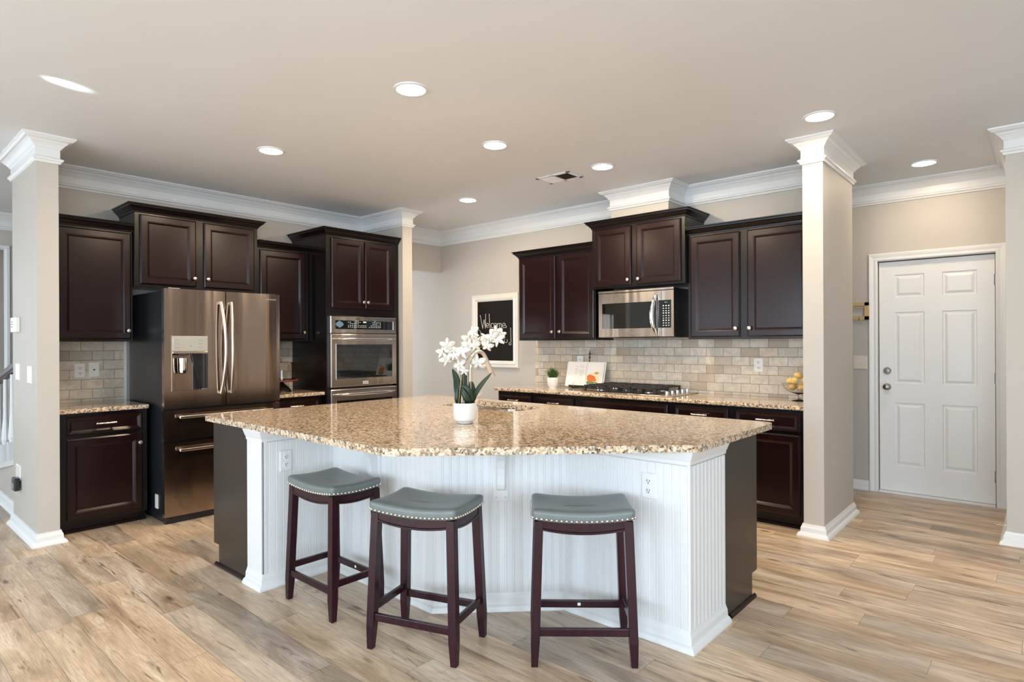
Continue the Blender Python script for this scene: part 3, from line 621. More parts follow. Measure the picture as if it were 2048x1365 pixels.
for k in range(4):
    x0 = -3.18 + k * .50; x1 = x0 + .48; m = MB()
    rr = [[(x0 + a, 3.272 + w, .14 + a), (x1 - a, 3.272 + w, .14 + a), (x1 - a, 3.272 + w, .845 - a), (x0 + a, 3.272 + w, .845 - a)] for a, w in ((0, 0), (0, .015), (.005, .02), (.05, .02), (.06, .01), (.07, .0085))]
    q = B(m.loft(rr), 'door', 'esp'); B(MB().sphere((x1 - .03, 3.305, .75), .014), 'knob', 'nickel', q)
CORB = [(0, .605), (.022, .605), (.034, .616), (.041, .64), (.046, .68), (.056, .72), (.076, .76), (.105, .79), (.145, .813), (.19, .825), (.205, .832), (.21, TI), (0, TI)]
def corbel(x, y, nx, ny):
    m = MB(); tx, ty = -ny, nx; w = .019
    ring = lambda s: [(x + nx * (p + .016) + tx * s, y + ny * (p + .016) + ty * s, z) for p, z in CORB]
    m.loft([ring(-w), ring(w)]); c = B(m, 'corbel', 'trim', bevel=.003)
    m = MB(); a = [(x + tx * s + nx * d, y + ty * s + ny * d) for s, d in ((-.039, .006), (.039, .006), (.039, .017), (-.039, .017))]
    m.prism(a, .548, TI); B(m, 'back_plate', 'trim', c, bevel=.0015)
    for s in (-.022, .022):
        cx, cy = x + tx * s + nx * .018, y + ty * s + ny * .018
        B(MB().sphere((cx, cy, .566), .006, 10, 6), 'screw_cap', 'trim', c, smooth=True)
corbel(-2.775, 2.02, 0, -1)
corbel(-2.065, 2.25, .7071, -.7071)
def outlet(m, kind='duplex'):
    """canonical plate facing -y centred on the origin; returns list of (mb, name, mat)"""
    p = MB(); p.rings(-.036, .036, -.058, .058, [(0, 0), (0, -.004), (.004, -.0065)])
    out = [(p, 'cover_plate', m)]
    if kind == 'duplex':
        for s in (-1, 1):
            r = MB(); r.lathe([(.0155, .006), (.0155, .0085), (.014, .0095)], (0, 0, s * .0215), 'y', 16); out.append((r, 'receptacle', m))
            q = MB().box(-.0075, -.0045, -.0102, -.009, s * .0215 - .002, s * .0215 + .008).box(.0045, .0075, -.0102, -.009, s * .0215 - .001, s * .0215 + .007).box(-.0025, .0025, -.0102, -.009, s * .0215 - .010, s * .0215 - .005); out.append((q, 'slot', 'slot'))
    return out
def wall_outlet(name, label, cat, loc, rz, mat='white', kind='duplex'):
    t_ = thing(name, label, cat, loc, rz)
    prev = None
    for mb, n_, mt in outlet(mat, kind):
        o = mb.build(n_, mt, prev if n_ == 'slot' else t_, smooth=(n_ == 'receptacle'))
        if n_ == 'receptacle': prev = o
    return t_
for loc, rz in (((-3.206, 1.707, .687), 90), ((-1.352, 2.472, .690), 0)):
    e = bpy.data.objects.new('electrical_outlet', None)
    prev = None; base = None
    bpy.data.objects.remove(e)
    for mb, n_, mt in outlet('trim'):
        if base is None:
            base = mb.build('electrical_outlet', 'trim', isl); base.location = Vector(loc) - Vector((2.5 * -1, 2.5, 0)); base.rotation_euler = (0, 0, R(rz))
        else: mb.build(n_, mt, base)
def rounded(poly, rad, n=6):
    out = []; N_ = len(poly)
    for i in range(N_):
        p0, p, p1 = Vector(poly[i - 1]), Vector(poly[i]), Vector(poly[(i + 1) % N_]); r_ = rad[i]
        a = (p0 - p).normalized(); b = (p1 - p).normalized(); ang = a.angle(b); t_ = r_ / math.tan(ang / 2)
        q0, q1 = p + a * t_, p + b * t_; c = p + (a + b).normalized() * (r_ / math.sin(ang / 2))
        a0 = math.atan2(q0.y - c.y, q0.x - c.x); a1 = math.atan2(q1.y - c.y, q1.x - c.x); d = (a1 - a0 + math.pi) % (2 * math.pi) - math.pi
        out += [(c.x + r_ * math.cos(a0 + d * k / n), c.y + r_ * math.sin(a0 + d * k / n)) for k in range(n + 1)]
    return out
ZI = .903
outer = rounded([(-3.915, 1.540), (-2.055, 1.540), (-1.105, 2.462), (-1.105, 3.415), (-3.915, 3.415)], [.05, .10, .05, .06, .10])
hole = rounded([(-3.24, 2.885), (-2.54, 2.885), (-2.54, 3.235), (-3.24, 3.235)], [.07, .10, .12, .07])
def plate_with_hole(name, outer, hole, z0, z1, mat):
    bm = bmesh.new(); loops = []
    for L in (outer, hole):
        vs = [bm.verts.new((x, y, z1)) for x, y in L]; es = [bm.edges.new((vs[i], vs[(i + 1) % len(vs)])) for i in range(len(vs))]; loops.append((vs, es))
    bmesh.ops.triangle_fill(bm, edges=loops[0][1] + loops[1][1], use_beauty=True)
    top = list(bm.faces); mp = {}
    for vs, _ in loops:
        for v in vs: mp[v] = bm.verts.new((v.co.x, v.co.y, z0))
    for f in top: bm.faces.new([mp[v] for v in reversed(f.verts)])
    for vs, _ in loops:
        for i in range(len(vs)): bm.faces.new([vs[i], vs[(i + 1) % len(vs)], mp[vs[(i + 1) % len(vs)]], mp[vs[i]]])
    bmesh.ops.recalc_face_normals(bm, faces=bm.faces)
    me = bpy.data.meshes.new(name); bm.to_mesh(me); bm.free(); me.materials.append(M[mat]); o = bpy.data.objects.new(name, me); COL.objects.link(o)
    b = o.modifiers.new('bevel', 'BEVEL'); b.width = .010; b.segments = 4; b.limit_method = 'ANGLE'; b.angle_limit = R(40); return o
tag(plate_with_hole('countertop', outer, hole, TI, ZI, 'granite'), 'large tan speckled granite island top with clipped front corner', 'countertop')
# sink
sk = thing('sink', 'double bowl stainless undermount sink in the island top behind the orchid', 'sink', (-2.89, 3.06, ZI))
def bowl(x0, x1, y0, y1):
    m = MB(); rings = []
    for ins, z, r_ in ((0, -.034, .06), (.004, -.06, .06), (.008, -.20, .06), (.03, -.225, .06), (.12, -.23, .04)):
        rings.append([(x, y, z) for x, y in rounded([(x0 + ins, y0 + ins), (x1 - ins, y0 + ins), (x1 - ins, y1 - ins), (x0 + ins, y1 - ins)], [max(.01, r_)] * 4)])
    m.loft(rings, False, True); o = m.build('bowl', 'steel', sk, smooth=True, world=False); return o
for a, b in ((-.36, -.03), (.0, .36)):
    bowl(a, b, -.185, .185)
MB().lathe([(.035, -.228), (.03, -.226), (.028, -.230)], (-.19, 0, 0)).build('drain', 'chrome', sk, smooth=True)
MB().lathe([(.035, -.228), (.03, -.226), (.028, -.230)], (.18, 0, 0)).build('drain', 'chrome', sk, smooth=True)
MB().box(-.031, .001, -.185, .185, -.05, -.036).build('divider', 'steel', sk, bevel=.004)
fc = thing('faucet', 'tall gooseneck pull-down faucet standing behind the white orchid', 'faucet', (-2.82, 2.79, ZI))
MB().lathe([(.027, 0), (.027, .006), (.020, .014), (.018, .10), (.014, .115)], n=20).build('base', 'faucet', fc, smooth=True)
pts = [(0, 0, .10), (0, 0, .20), (0, 0, .28)] + [(0, .075 - .075 * math.cos(a), .295 + .088 * math.sin(a)) for a in [math.pi * k / 14 for k in range(15)]][:13]
MB().tube(pts, .0125, 14).build('neck', 'faucet', fc, smooth=True)
e = Vector(pts[-1]); dr_ = (Vector(pts[-1]) - Vector(pts[-2])).normalized()
MB().tube([e - dr_ * .01, e + dr_ * .03, e + dr_ * .065, e + dr_ * .135], [.0135, .0145, .018, .022], 16).build('spray_head', 'faucet', fc, smooth=True)
MB().tube([(.015, 0, .07), (.045, 0, .08), (.10, 0, .12)], [.008, .007, .005], 10).build('lever', 'faucet', fc, smooth=True)
# ================================================================ stools
def make_stool(label, loc, rz, has_tag=True):
    s = thing('counter_stool', label, 'stool', loc, rz, 'counter stools around the island')
    for sx, sy in ((-1, -1), (1, -1), (-1, 1), (1, 1)):
        def sq(cx, cy, z, wx, wy): return [(cx - wx, cy - wy, z), (cx + wx, cy - wy, z), (cx + wx, cy + wy, z), (cx - wx, cy + wy, z)]
        r_ = [sq(sx * .2065, sy * .139, 0, .0135, .0135), sq(sx * .203, sy * .1365, .10, .0185, .0185), sq(sx * .186, sy * .120, .600, .019, .019)]
        MB().loft(r_).build('leg', 'stool_wood', s, bevel=.002)
    def rail(p0, p1, zt, zb, th, sag, n=12, bead_=True):
        m = MB(); p0, p1 = Vector(p0), Vector(p1); d = (p1 - p0).normalized(); nn = Vector((d.y, -d.x)); rings = []
        for k in range(n + 1):
            u = k / n; q = p0.lerp(p1, u); g = sag * (1 - (2 * u - 1) ** 2)
            prof = [(0, zt - g * .9), (th, zt - g * .9), (th, zb + .012 - g), (th + (.004 if bead_ else 0), zb + .009 - g), (th + (.004 if bead_ else 0), zb + .003 - g), (th, zb - g), (0, zb - g)]
            rings.append([(q.x + nn.x * a, q.y + nn.y * a, z) for a, z in prof])
        return m.loft(rings)
    for a, b, sg in (((-.17, -.122), (.17, -.122), .018), ((.17, .122), (-.17, .122), .018), ((.188, -.105), (.188, .105), .011), ((-.188, .105), (-.188, -.105), .011)):
        rail(a, b, .612, .560, .014, sg).build('apron', 'stool_wood', s)
    k = .1125
    MB().box(-.19, .19, -.1465, -.1285, .125, .158).build('stretcher', 'stool_wood', s, bevel=.003)
    q = MB().box(-.19, .19, .1285, .1465, .125, .158).build('stretcher', 'stool_wood', s, bevel=.003)
    if has_tag: MB().box(-.006, .008, .1278, .1286, .136, .149).build('white_tag', 'white', q)
    for x in (-.2115, .1935): MB().box(x, x + .018, -.125, .125, .158, .190).build('stretcher', 'stool_wood', s, bevel=.003)
    ax, ay = .212, .147
    def ring(off, h, rad=.022, n=14):
        out = []; X, Y = ax + off, ay + off
        base = rounded([(-X, -Y), (X, -Y), (X, Y), (-X, Y)], [max(.004, rad)] * 4, 4)
        P = []
        for i in range(len(base)):
            p, q_ = Vector(base[i]), Vector(base[(i + 1) % len(base)]); c_ = 1
            if i % 5 == 4: c_ = 14 if (i // 5) % 2 == 0 else 10
            for u in range(c_): P.append(p.lerp(q_, u / c_))
        for p in P:
            g = .017 * (1 - min(1, abs(p.x) / ax) ** 2) + .010 * (1 - min(1, abs(p.y) / ay) ** 2); out.append((p.x, p.y, .609 + h - g + .010 * 0))
        return out
    rings_ = [ring(-.004, 0), ring(.0, .001), ring(.001, .016), ring(.003, .026), ring(.002, .036), ring(-.006, .044), ring(-.02, .048), ring(-.05, .050), ring(-.09, .051, .01), ring(-.125, .051, .005)]
    MB().loft(rings_).build('seat_cushion', 'leather', s, smooth='all')
    m = MB(); base = [Vector(p) for p in ring(.0018, .0085)]
    per = []; L = 0
    loop = base + [base[0]]
    cum = [0]
    for i in range(len(loop) - 1): cum.append(cum[-1] + (loop[i + 1] - loop[i]).length)
    n = 68
    for k_ in range(n):
        d = cum[-1] * (k_ + .5) / n
        i = max(j for j in range(len(cum)) if cum[j] <= d); i = min(i, len(loop) - 2)
        p = loop[i].lerp(loop[i + 1], (d - cum[i]) / max(1e-6, cum[i + 1] - cum[i])); m.sphere(p, .0066, 8, 6)
    m.build('nailhead_trim', 'nickel', s, smooth='all')
    return s
make_stool('counter stool nearest the left end of the island, beside the beadboard outlet', (-2.787, 1.751, 0), 0)
make_stool('middle counter stool, turned slightly, standing between the other two grey leather stools', (-2.083, 1.784, 0), 19.3, False)
make_stool('rightmost grey leather counter stool, facing the clipped corner of the island', (-1.525, 2.18, 0), 39.9)
# ================================================================ orchid
A_ = R(41.4); FV = Vector((-math.sin(A_), math.cos(A_), 0)); RV = Vector((math.cos(A_), math.sin(A_), 0))
PB = Vector((-2.386, 2.314, ZI))
def oc(px, py, df=0.0):   # a point near the pot: sideways, height and depth offsets in metres
    return RV * ((px - 930) * .002735) + Vector((0, 0, (847 - py) * .002735)) + FV * df
orc = thing('potted_orchid', 'white artificial orchid in a round white ceramic pot on the island', 'plant', tuple(PB))
pot = MB().lathe([(.040, 0), (.042, .004), (.044, .010), (.058, .017), (.064, .026), (.0655, .06), (.0645, .110), (.0625, .113), (.060, .111), (.060, .095)], n=40).build('pot', 'ceramic', orc, smooth=True)
MB().lathe([(.060, .092), (.055, .100), (.02, .104), (.002, .104)], n=20).build('moss', 'soil', orc)
MB().lathe([(.041, -.0), (.041, .002)], n=30).build('pot_foot', 'slot', pot)
def blade(m, pts, w, fold=.25, face=None):
    pts = [Vector(p) for p in pts]; rings = []; n = len(pts); face = face or -FV
    for i, p in enumerate(pts):
        d = (pts[min(i + 1, n - 1)] - pts[max(i - 1, 0)]).normalized(); side = d.cross(face)
        side = side.normalized() if side.length > 1e-4 else RV; nn = side.cross(d).normalized()
        ww = w * max(.04, math.sin(math.pi * (.12 + .88 * i / (n - 1))) ** .6) if i < n - 1 else w * .04
        rings.append([tuple(p - side * ww + nn * ww * fold), tuple(p - side * ww * .5 + nn * ww * fold * .35), tuple(p), tuple(p + side * ww * .5 + nn * ww * fold * .35), tuple(p + side * ww + nn * ww * fold),
                      tuple(p + side * ww * .5 + nn * (ww * fold * .35 - .0016)), tuple(p - nn * .0016), tuple(p - side * ww * .5 + nn * (ww * fold * .35 - .0016))])
    return m.loft(rings)
def curve(pts, n=10):
    out = []; P = [Vector(p) for p in pts]; P = [P[0] * 2 - P[1]] + P + [P[-1] * 2 - P[-2]]
    for i in range(1, len(P) - 2):
        for k in range(n):
            t_ = k / n; a, b, c, d = P[i - 1], P[i], P[i + 1], P[i + 2]
            out.append(.5 * ((2 * b) + (c - a) * t_ + (2 * a - 5 * b + 4 * c - d) * t_ ** 2 + (3 * b - a - 3 * c + d) * t_ ** 3))
    return out + [P[-2]]
for pts, w, mt in (([oc(918, 808, -.01), oc(916, 780, -.01), oc(913, 758, .01), oc(904, 738, .03)], .020, 'leaf'), ([oc(934, 808, .02), oc(930, 780, .03), oc(927, 755, .04), oc(924, 735, .05)], .022, 'leaf'),
                   ([oc(942, 808, .01), oc(946, 790, .015), oc(943, 770, .02), oc(940, 764, .02)], .016, 'leaf'), ([oc(946, 806, -.01), oc(953, 785, -.02), oc(966, 766, -.03), oc(985, 745, -.03)], .013, 'leaf2'),
                   ([oc(948, 802, -.03), oc(942, 786, -.045), oc(934, 774, -.05), oc(923, 771, -.05)], .015, 'leaf'), ([oc(940, 808, -.035), oc(937, 797, -.05), oc(930, 785, -.055), oc(926, 776, -.05)], .018, 'leaf'),
                   ([oc(916, 808, -.02), oc(914, 798, -.03), oc(915, 785, -.03), oc(916, 775, -.03)], .010, 'leaf')):
    blade(MB(), curve(pts, 6), w).build('leaf', mt, orc, smooth='all')
stems = [[oc(919, 806, -.02), oc(922, 770, -.02), oc(925, 742, -.02), oc(940, 712, -.01), oc(958, 697, 0), oc(985, 685, .01), oc(1008, 668, .01)],
         [oc(937, 806, 0), oc(938, 770, 0), oc(939, 735, 0), oc(950, 705, 0), oc(960, 680, 0), oc(962, 664, 0), oc(955, 660, -.01)],
         [oc(926, 806, .01), oc(927, 760, .01), oc(922, 728, 0), oc(905, 720, -.01), oc(892, 712, -.02), oc(888, 700, -.02)]]
for st_ in stems: MB().tube(curve(st_, 6), .0022, 7).build('stem', 'stem', orc, smooth='all')
for a, b in (((918, 806), (926, 738)), ((942, 806), (943, 735)), ((937, 806), (936, 742))): MB().tube([oc(*a, -.025), oc(*b, -.025)], .0028, 7).build('support_stake', 'stake', orc, smooth='all')
rf = random.Random(11)
def flower(c, r_, yaw, pitch, roll_):
    m = MB(); rot = Matrix.Rotation(yaw, 3, 'Z') @ Matrix.Rotation(pitch, 3, 'X') @ Matrix.Rotation(roll_, 3, 'Y')
    for k, (ang, ln, wd) in enumerate(((90, 1.05, .27), (18, 1.08, .42), (162, 1.08, .42), (-52, 1.0, .26), (-128, 1.0, .26))):
        a = R(ang); ux, uz = math.cos(a), math.sin(a); rings = []
        for i in range(7):
            u = i / 6; w = r_ * wd * (math.sin(math.pi * min(1, .10 + .84 * u)) ** .7) ; ln_ = r_ * ln * u; bend = -.16 * r_ * math.sin(u * 3.0) + .22 * r_ * u * u
            row = []
            for v, th in ((-1, 0), (-.5, 0), (0, 0), (.5, 0), (1, 0), (.5, 1), (0, 1), (-.5, 1)):
                y = bend - .10 * r_ * (1 - v * v) - .0007 * 1 + th * .0012
                row.append(tuple(Vector(c) + rot @ Vector((ux * ln_ - uz * v * w, y, uz * ln_ + ux * v * w))))
            rings.append(row)
        m.loft(rings)
    m2 = MB(); p = Vector(c) + rot @ Vector((0, -.010, -.006)); m2.sphere(tuple(p), r_ * .16, 8, 6)
    o = m.build('flower', 'petal', orc, smooth='all'); m2.build('flower_lip', 'petal', o, smooth='all'); return o
FL = [(896, 691, 15), (886, 706, 13), (902, 703, 15), (895, 719, 14), (936, 681, 16), (949, 666, 14), (925, 704, 17), (939, 694, 16), (951, 692, 13), (931, 716, 15), (921, 731, 14), (956, 726, 17),
      (971, 679, 15), (993, 664, 13), (985, 675, 14), (976, 692, 13), (998, 681, 14), (1005, 670, 9), (930, 742, 10), (911, 712, 10)]
for px, py, s_ in FL: flower(oc(px, py, rf.uniform(-.05, .03)), s_ * .00274, A_ + rf.uniform(-.7, .7), rf.uniform(-.5, .45), rf.uniform(-.5, .5))
# ================================================================ things on the range wall counter
CT = .889
gp = thing('potted_grass', 'small green grass plant in a white pot beside the open cookbook', 'plant', (-3.735, 4.86, CT))
MB().lathe([(.040, 0), (.042, .012), (.050, .022), (.056, .09), (.054, .104), (.050, .104), (.048, .09)], n=28).build('pot', 'ceramic', gp, smooth=True)
m = MB(); rg = random.Random(5)
for k in range(340):
    a = rg.uniform(0, 6.283); r0 = rg.uniform(0, .044); ln = rg.uniform(.06, .13); out = rg.uniform(.3, 1.5) * (.3 + r0 / .044)
    b = Vector((r0 * math.cos(a), r0 * math.sin(a), .095)); d = Vector((math.cos(a) * out * .45, math.sin(a) * out * .45, 1)).normalized()
    p1 = b + d * ln * .55; p2 = b + d * ln + Vector((math.cos(a), math.sin(a), -.3)) * ln * .18 * out; s_ = Vector((-math.sin(a), math.cos(a), 0)) * .0022
    m.add([b - s_, b + s_, p1 + s_, p1 - s_, p2], [(0, 1, 2, 3), (3, 2, 4)])
g = m.build('grass', 'grass', gp); g['kind'] = 'stuff'
MB().lathe([(.05, .092), (.03, .1), (.002, .102)], n=16).build('moss', 'soil', gp)
bs = thing('cookbook_stand', 'dark metal easel stand with a finial holding the open cookbook', 'stand', (-3.44, 4.99, CT))
TL = R(14)
def lean(x, u, w): return (x, u * math.sin(TL) - w * math.cos(TL), .022 + u * math.cos(TL) + w * math.sin(TL) * .0)
MB().box(-.17, .17, -.035, .01, .008, .014).box(-.17, .17, -.037, -.033, .008, .030).build('ledge', 'bronze', bs)
MB().tube([(-.15, -.02, .010), (-.15, .0, 0.004), (-.13, .09, .004)], .004).tube([(.15, -.02, .010), (.15, 0, .004), (.13, .09, .004)], .004).tube([(0, .02, .01), (0, .092, .30)], .005).tube([(0, .09, .28), (0, .125, .004)], .004).build('frame', 'bronze', bs, smooth=True)
MB().lathe([(.004, .29), (.012, .305), (.006, .315), (.010, .330), (.014, .338), (.006, .35), (.003, .375), (.001, .382)], (.0, .092, 0), n=12).build('finial', 'pewter', bs, smooth=True)
for x in (-.105, .085): MB().tube([(x, -.036, .012), (x, -.040, .02), (x - .005, -.044, .055)], .0025).build('page_holder', 'nickel', bs, smooth=True)
bk_ = thing('cookbook', 'open cookbook on a stand showing a roast poultry photograph', 'book', (-3.44, 4.985, CT + .016))
def page(x0, x1, bulge, w0, n=10, z1=.245, th=.010):
    m = MB(); rings = []
    for k in range(n + 1):
        u = k / n; x = x0 + (x1 - x0) * u; a = abs(u if x0 == 0 else 1 - u); g = w0 + bulge * math.sin(math.pi * min(1, a * 1.0)) ** .7 + abs(x) * .0
        rings.append([(x, -g + 0, 0), (x, -g + 0 + z1 * math.sin(TL), z1 * math.cos(TL)), (x, .012 + z1 * math.sin(TL), z1 * math.cos(TL)), (x, .012, 0)])
    return m.loft(rings)
page(-.235, 0, .014, .004).build('left_pages', 'paper', bk_, smooth=True)
page(0, .205, .014, .004).build('right_pages', 'paper', bk_, smooth=True)
MB().add([(x, y + z * math.tan(TL), z) for x in (-.245, .215) for y, z in ((.012, -.003), (.016, -.003), (.016, .245), (.012, .245))], [(0, 1, 2, 3), (4, 5, 6, 7), (0, 1, 5, 4), (1, 2, 6, 5), (2, 3, 7, 6), (3, 0, 4, 7)]).build('cover', 'paper', bk_)
MB().tube([(0, -.0045, .002), (0, -.0045 + .24 * math.sin(TL), .24 * math.cos(TL))], .0016, 6).build('gutter', 'ink', bk_)  # dark strip standing in for the shade in the fold between the pages
def on_page(x, u, left, off=.0008):
    a = (x / .205) if not left else (1 - (x + .235) / .235); g = .004 + .014 * math.sin(math.pi * min(1, max(0, a))) ** .7
    return (x, -g - off + u * math.sin(TL), u * math.cos(TL))
m = MB()
for k in range(17):
    u = .215 - k * .0115
    for xa, xb in ((-.125, -.082), (-.075, -.018)):
        if rg.random() < .15: continue
        xe = xb - rg.uniform(0, .012); m.add([on_page(xa, u, 1), on_page((xa + xe) / 2, u, 1), on_page(xe, u, 1), on_page(xe, u + .003, 1), on_page((xa + xe) / 2, u + .003, 1), on_page(xa, u + .003, 1)], [(0, 1, 2, 3, 4, 5)])
m.build('recipe_text', 'ink', bk_)
def blob(cx, cz, rx, rz_, mat, name, off, k3=0):
    m = MB(); pts = []
    for i in range(24):
        a = 2 * math.pi * i / 24; q = 1 + k3 * math.sin(3 * a + 1); pts.append((cx + rx * q * math.cos(a), cz + rz_ * q * math.sin(a)))
    c = on_page(cx, cz, 0, off + .001); vs = [c] + [on_page(max(.003, x), u, 0, off) for x, u in pts]
    m.add(vs, [(0, i + 1, (i + 1) % 24 + 1) for i in range(24)]); return m.build(name, mat, bk_)
blob(.088, .085, .082, .060, 'roast2', 'printed_plate', .0012)
blob(.085, .040, .066, .020, 'leafprint', 'printed_leaves', .002, .12)
blob(.075, .088, .052, .036, 'roast', 'printed_roast', .003, .08)
blob(.118, .075, .026, .016, 'roast', 'printed_drumstick', .0036)
blob(.135, .142, .026, .013, 'goldprint', 'printed_side_dish', .002)
lb = thing('glass_fruit_bowl', 'footed clear glass bowl of pale lemons beside the column', 'bowl', (-1.415, 4.93, CT))
MB().lathe([(.055, 0), (.052, .004), (.012, .012), (.009, .03), (.016, .040), (.012, .048), (.04, .056), (.085, .075), (.112, .105), (.126, .135), (.1225, .136), (.108, .108), (.082, .079), (.04, .061), (.004, .056)], n=40, cap=True).build('bowl', 'glass', lb, smooth=True)
rl = random.Random(4)
for k, (x, y, z) in enumerate([(-.045, -.012, .095), (.032, -.030, .095), (.004, .045, .098), (-.070, .030, .142), (-.020, -.045, .148), (.050, -.002, .152), (-.012, .020, .185), (.070, .055, .138)]):
    m = MB(); rings = []
    for j in range(11):
        t_ = j / 10; h = (t_ - .5) * .070; r_ = .026 * math.sin(math.pi * t_) ** .62 if 0 < t_ < 1 else .002
        rings.append([(r_ * math.cos(a), r_ * math.sin(a), h) for a in [2 * math.pi * i / 14 for i in range(14)]])
    m.loft(rings); o = m.build('lemon', 'lemon', None, smooth='all'); o.location = (-1.415 + x, 4.93 + y, CT + z + .008); o.rotation_euler = (R(rl.uniform(60, 120)), R(rl.uniform(-30, 30)), R(rl.uniform(0, 360)))
    tag(o, 'pale lemon piled in the footed glass bowl beside the column', 'lemon', 'lemons in the glass bowl')
# cake stand by the oven tower
ck = thing('cake_stand', 'cake stand with wooden board, dark pedestal and glass dome beside the refrigerator', 'cake stand', (-5.46, 2.865, CT))
MB().lathe([(.095, 0), (.095, .006), (.088, .014), (.080, .03), (.052, .055), (.028, .078), (.022, .098)], n=32).build('pedestal', 'bronze', ck, smooth=True)
MB().lathe([(.150, .098), (.158, .103), (.158, .112), (.150, .117)], n=36).build('board', 'board', ck, smooth=True)
dm = MB().lathe([(.132, .117), (.130, .20), (.124, .262), (.112, .280), (.02, .288), (.008, .290), (.008, .288), (.02, .2855), (.110, .277), (.1215, .260), (.1275, .20), (.1295, .117)], n=40).build('glass_dome', 'glass', ck, smooth=True)
MB().lathe([(.006, .288), (.006, .298), (.015, .308), (.012, .318), (.003, .322)], n=14).build('dome_knob', 'glass', dm, smooth=True)
# ================================================================ wall things
cb = thing('chalkboard', 'chalkboard in a white moulded frame with chalk lettering, beside the wall cabinets', 'chalkboard', (-4.79, 5.15, 1.485))
m = MB(); fp = [(0, 0), (0, -.028), (.010, -.034), (.030, -.030), (.045, -.036), (.062, -.030), (.078, -.020), (.082, -.008)]
x0, x1, z0, z1 = -.362, .362, -.425, .425
m.loft([[(x0 + a, y, z0 + a), (x1 - a, y, z0 + a), (x1 - a, y, z1 - a), (x0 + a, y, z1 - a)] for a, y in fp], False, False); m.build('frame', 'frame_white', cb)
bd = MB().box(x0 + .07, x1 - .07, -.014, -.002, z0 + .07, z1 - .07).build('board', 'chalkboard', cb)
def bp(cx, cy):
    u = (cx - 575) / 290; x = -5.05 + .525 * u + 4.79; z = 1.84 - .73 * (cy - (280 - 15 * u)) / (495 + 20 * u) - 1.485; return (x, -.0145, z)
def arc(cx, cy, rx, ry, a0, a1, n=12): return [(cx + rx * math.cos(R(a0 + (a1 - a0) * k / n)), cy - ry * math.sin(R(a0 + (a1 - a0) * k / n))) for k in range(n + 1)]
strokes = [[(587, 395), (597, 440), (609, 497)], [(609, 497), (622, 428)], [(622, 428), (634, 495)], [(634, 495), (637, 385)],
           [(643, 477), (664, 474)] + arc(653, 474, 11, 18, 0, 330), [(668, 385), (671, 440), (676, 494)], arc(697, 476, 13, 19, 40, 320), arc(722, 476, 12, 18, 0, 360),
           [(740, 458), (741, 495)], [(741, 468)] + arc(750, 468, 8, 10, 170, 0) + [(759, 495)], [(759, 468)] + arc(767, 468, 8, 10, 170, 0) + [(776, 495)],
           [(783, 478), (808, 474)] + arc(796, 475, 12, 19, 0, 320), arc(812, 486, 5, 8, 90, -120),
           [(690, 512), (692, 572)], [(706, 510), (708, 572)], [(691, 542), (707, 542)], arc(722, 558, 10, 14, 0, 360),
           [(738, 545), (739, 573)], [(739, 552)] + arc(746, 552, 7, 8, 170, 0) + [(753, 573)], [(753, 552)] + arc(760, 552, 7, 8, 170, 0) + [(767, 573)], [(775, 562), (793, 559)] + arc(784, 560, 10, 15, 0, 300),
           [(800, 585)] + arc(812, 598, 14, 14, 200, 370), [(853, 497), (856, 602)], arc(848, 622, 9, 10, 0, 360)]
m = MB()
for s_ in strokes: m.tube([bp(*p) for p in s_], 0.0034, 6)
for p in ((587, 395), (637, 385), (668, 385), (609, 497), (634, 495), (676, 494), (853, 497), (856, 602), (822, 590)): m.sphere(bp(*p), .0060, 8, 6, (1, .5, 1))
m.build('chalk_lettering', 'chalk', bd)
wall_outlet('wall_outlet', 'white double outlet on the tiled splashback beside the left wall end', 'outlet', (-5.728, 1.327, 1.138), 90)
jp = thing('phone_jack', 'white wall plate with a single jack beside the left splashback outlet', 'wall plate', (-5.728, 1.423, 1.142), 90)
MB().rings(-.036, .036, -.058, .058, [(0, 0), (0, -.004), (.004, -.0065)]).build('cover_plate', 'white', jp); MB().box(-.006, .006, -.0075, -.006, -.006, .006).build('jack', 'slot', jp)
wall_outlet('wall_outlet', 'white double outlet on the tiled range wall near the column', 'outlet', (-1.79, 5.138, 1.150), 0)
wall_outlet('wall_outlet', 'white double outlet on the tiled range wall behind the cookbook', 'outlet', (-3.592, 5.138, 1.150), 0)
def rocker(label, loc):
    t_ = thing('light_switch', label, 'light switch', loc, 0)
    MB().rings(-.058, .058, -.060, .060, [(0, 0), (0, -.005), (.004, -.0075)]).build('cover_plate', 'white', t_)
    MB().box(-.018, .018, -.010, -.007, -.033, .001).box(-.018, .018, -.0125, -.007, .0, .033).build('rocker', 'white', t_, bevel=.001)
rocker('white rocker switch plate on the left wall end, the one farther from the corner', (-5.63, .93, 1.148))
rocker('white rocker switch plate on the left wall end, the one nearer the corner', (-5.245, .93, 1.138))
ak = thing('alarm_keypad', 'white alarm keypad mounted on the left wall end above the switches', 'keypad', (-5.64, .93, 1.49))
MB().box(-.085, .085, -.030, 0, -.055, .055).build('housing', 'white', ak, bevel=.006)
m = MB()
for r_ in range(3):
    for c_ in range(2): m.box(-.055 + c_ * .035, -.035 + c_ * .035, -.0315, -.029, .005 + .012 - r_ * .018, .014 + .012 - r_ * .018)
m.build('button', 'grey_mark', ak)
po = thing('wall_outlet', 'white outlet low on the left wall end with black plug-in device', 'outlet', (-5.62, .93, .40))
MB().rings(-.07, .07, -.035, .07, [(0, 0), (0, -.006), (.004, -.008)]).build('cover_plate', 'white', po)
pd_ = thing('plug_in_device', 'small black plug-in device in the low outlet on the left wall end', 'plug', (-5.58, .922, .355))
MB().box(-.05, .05, -.035, -.0005, -.062, .03).build('body', 'black', pd_, bevel=.008); MB().box(-.032, .036, -.038, -.034, -.045, -.005).build('face', 'grey_mark', pd_, bevel=.002)
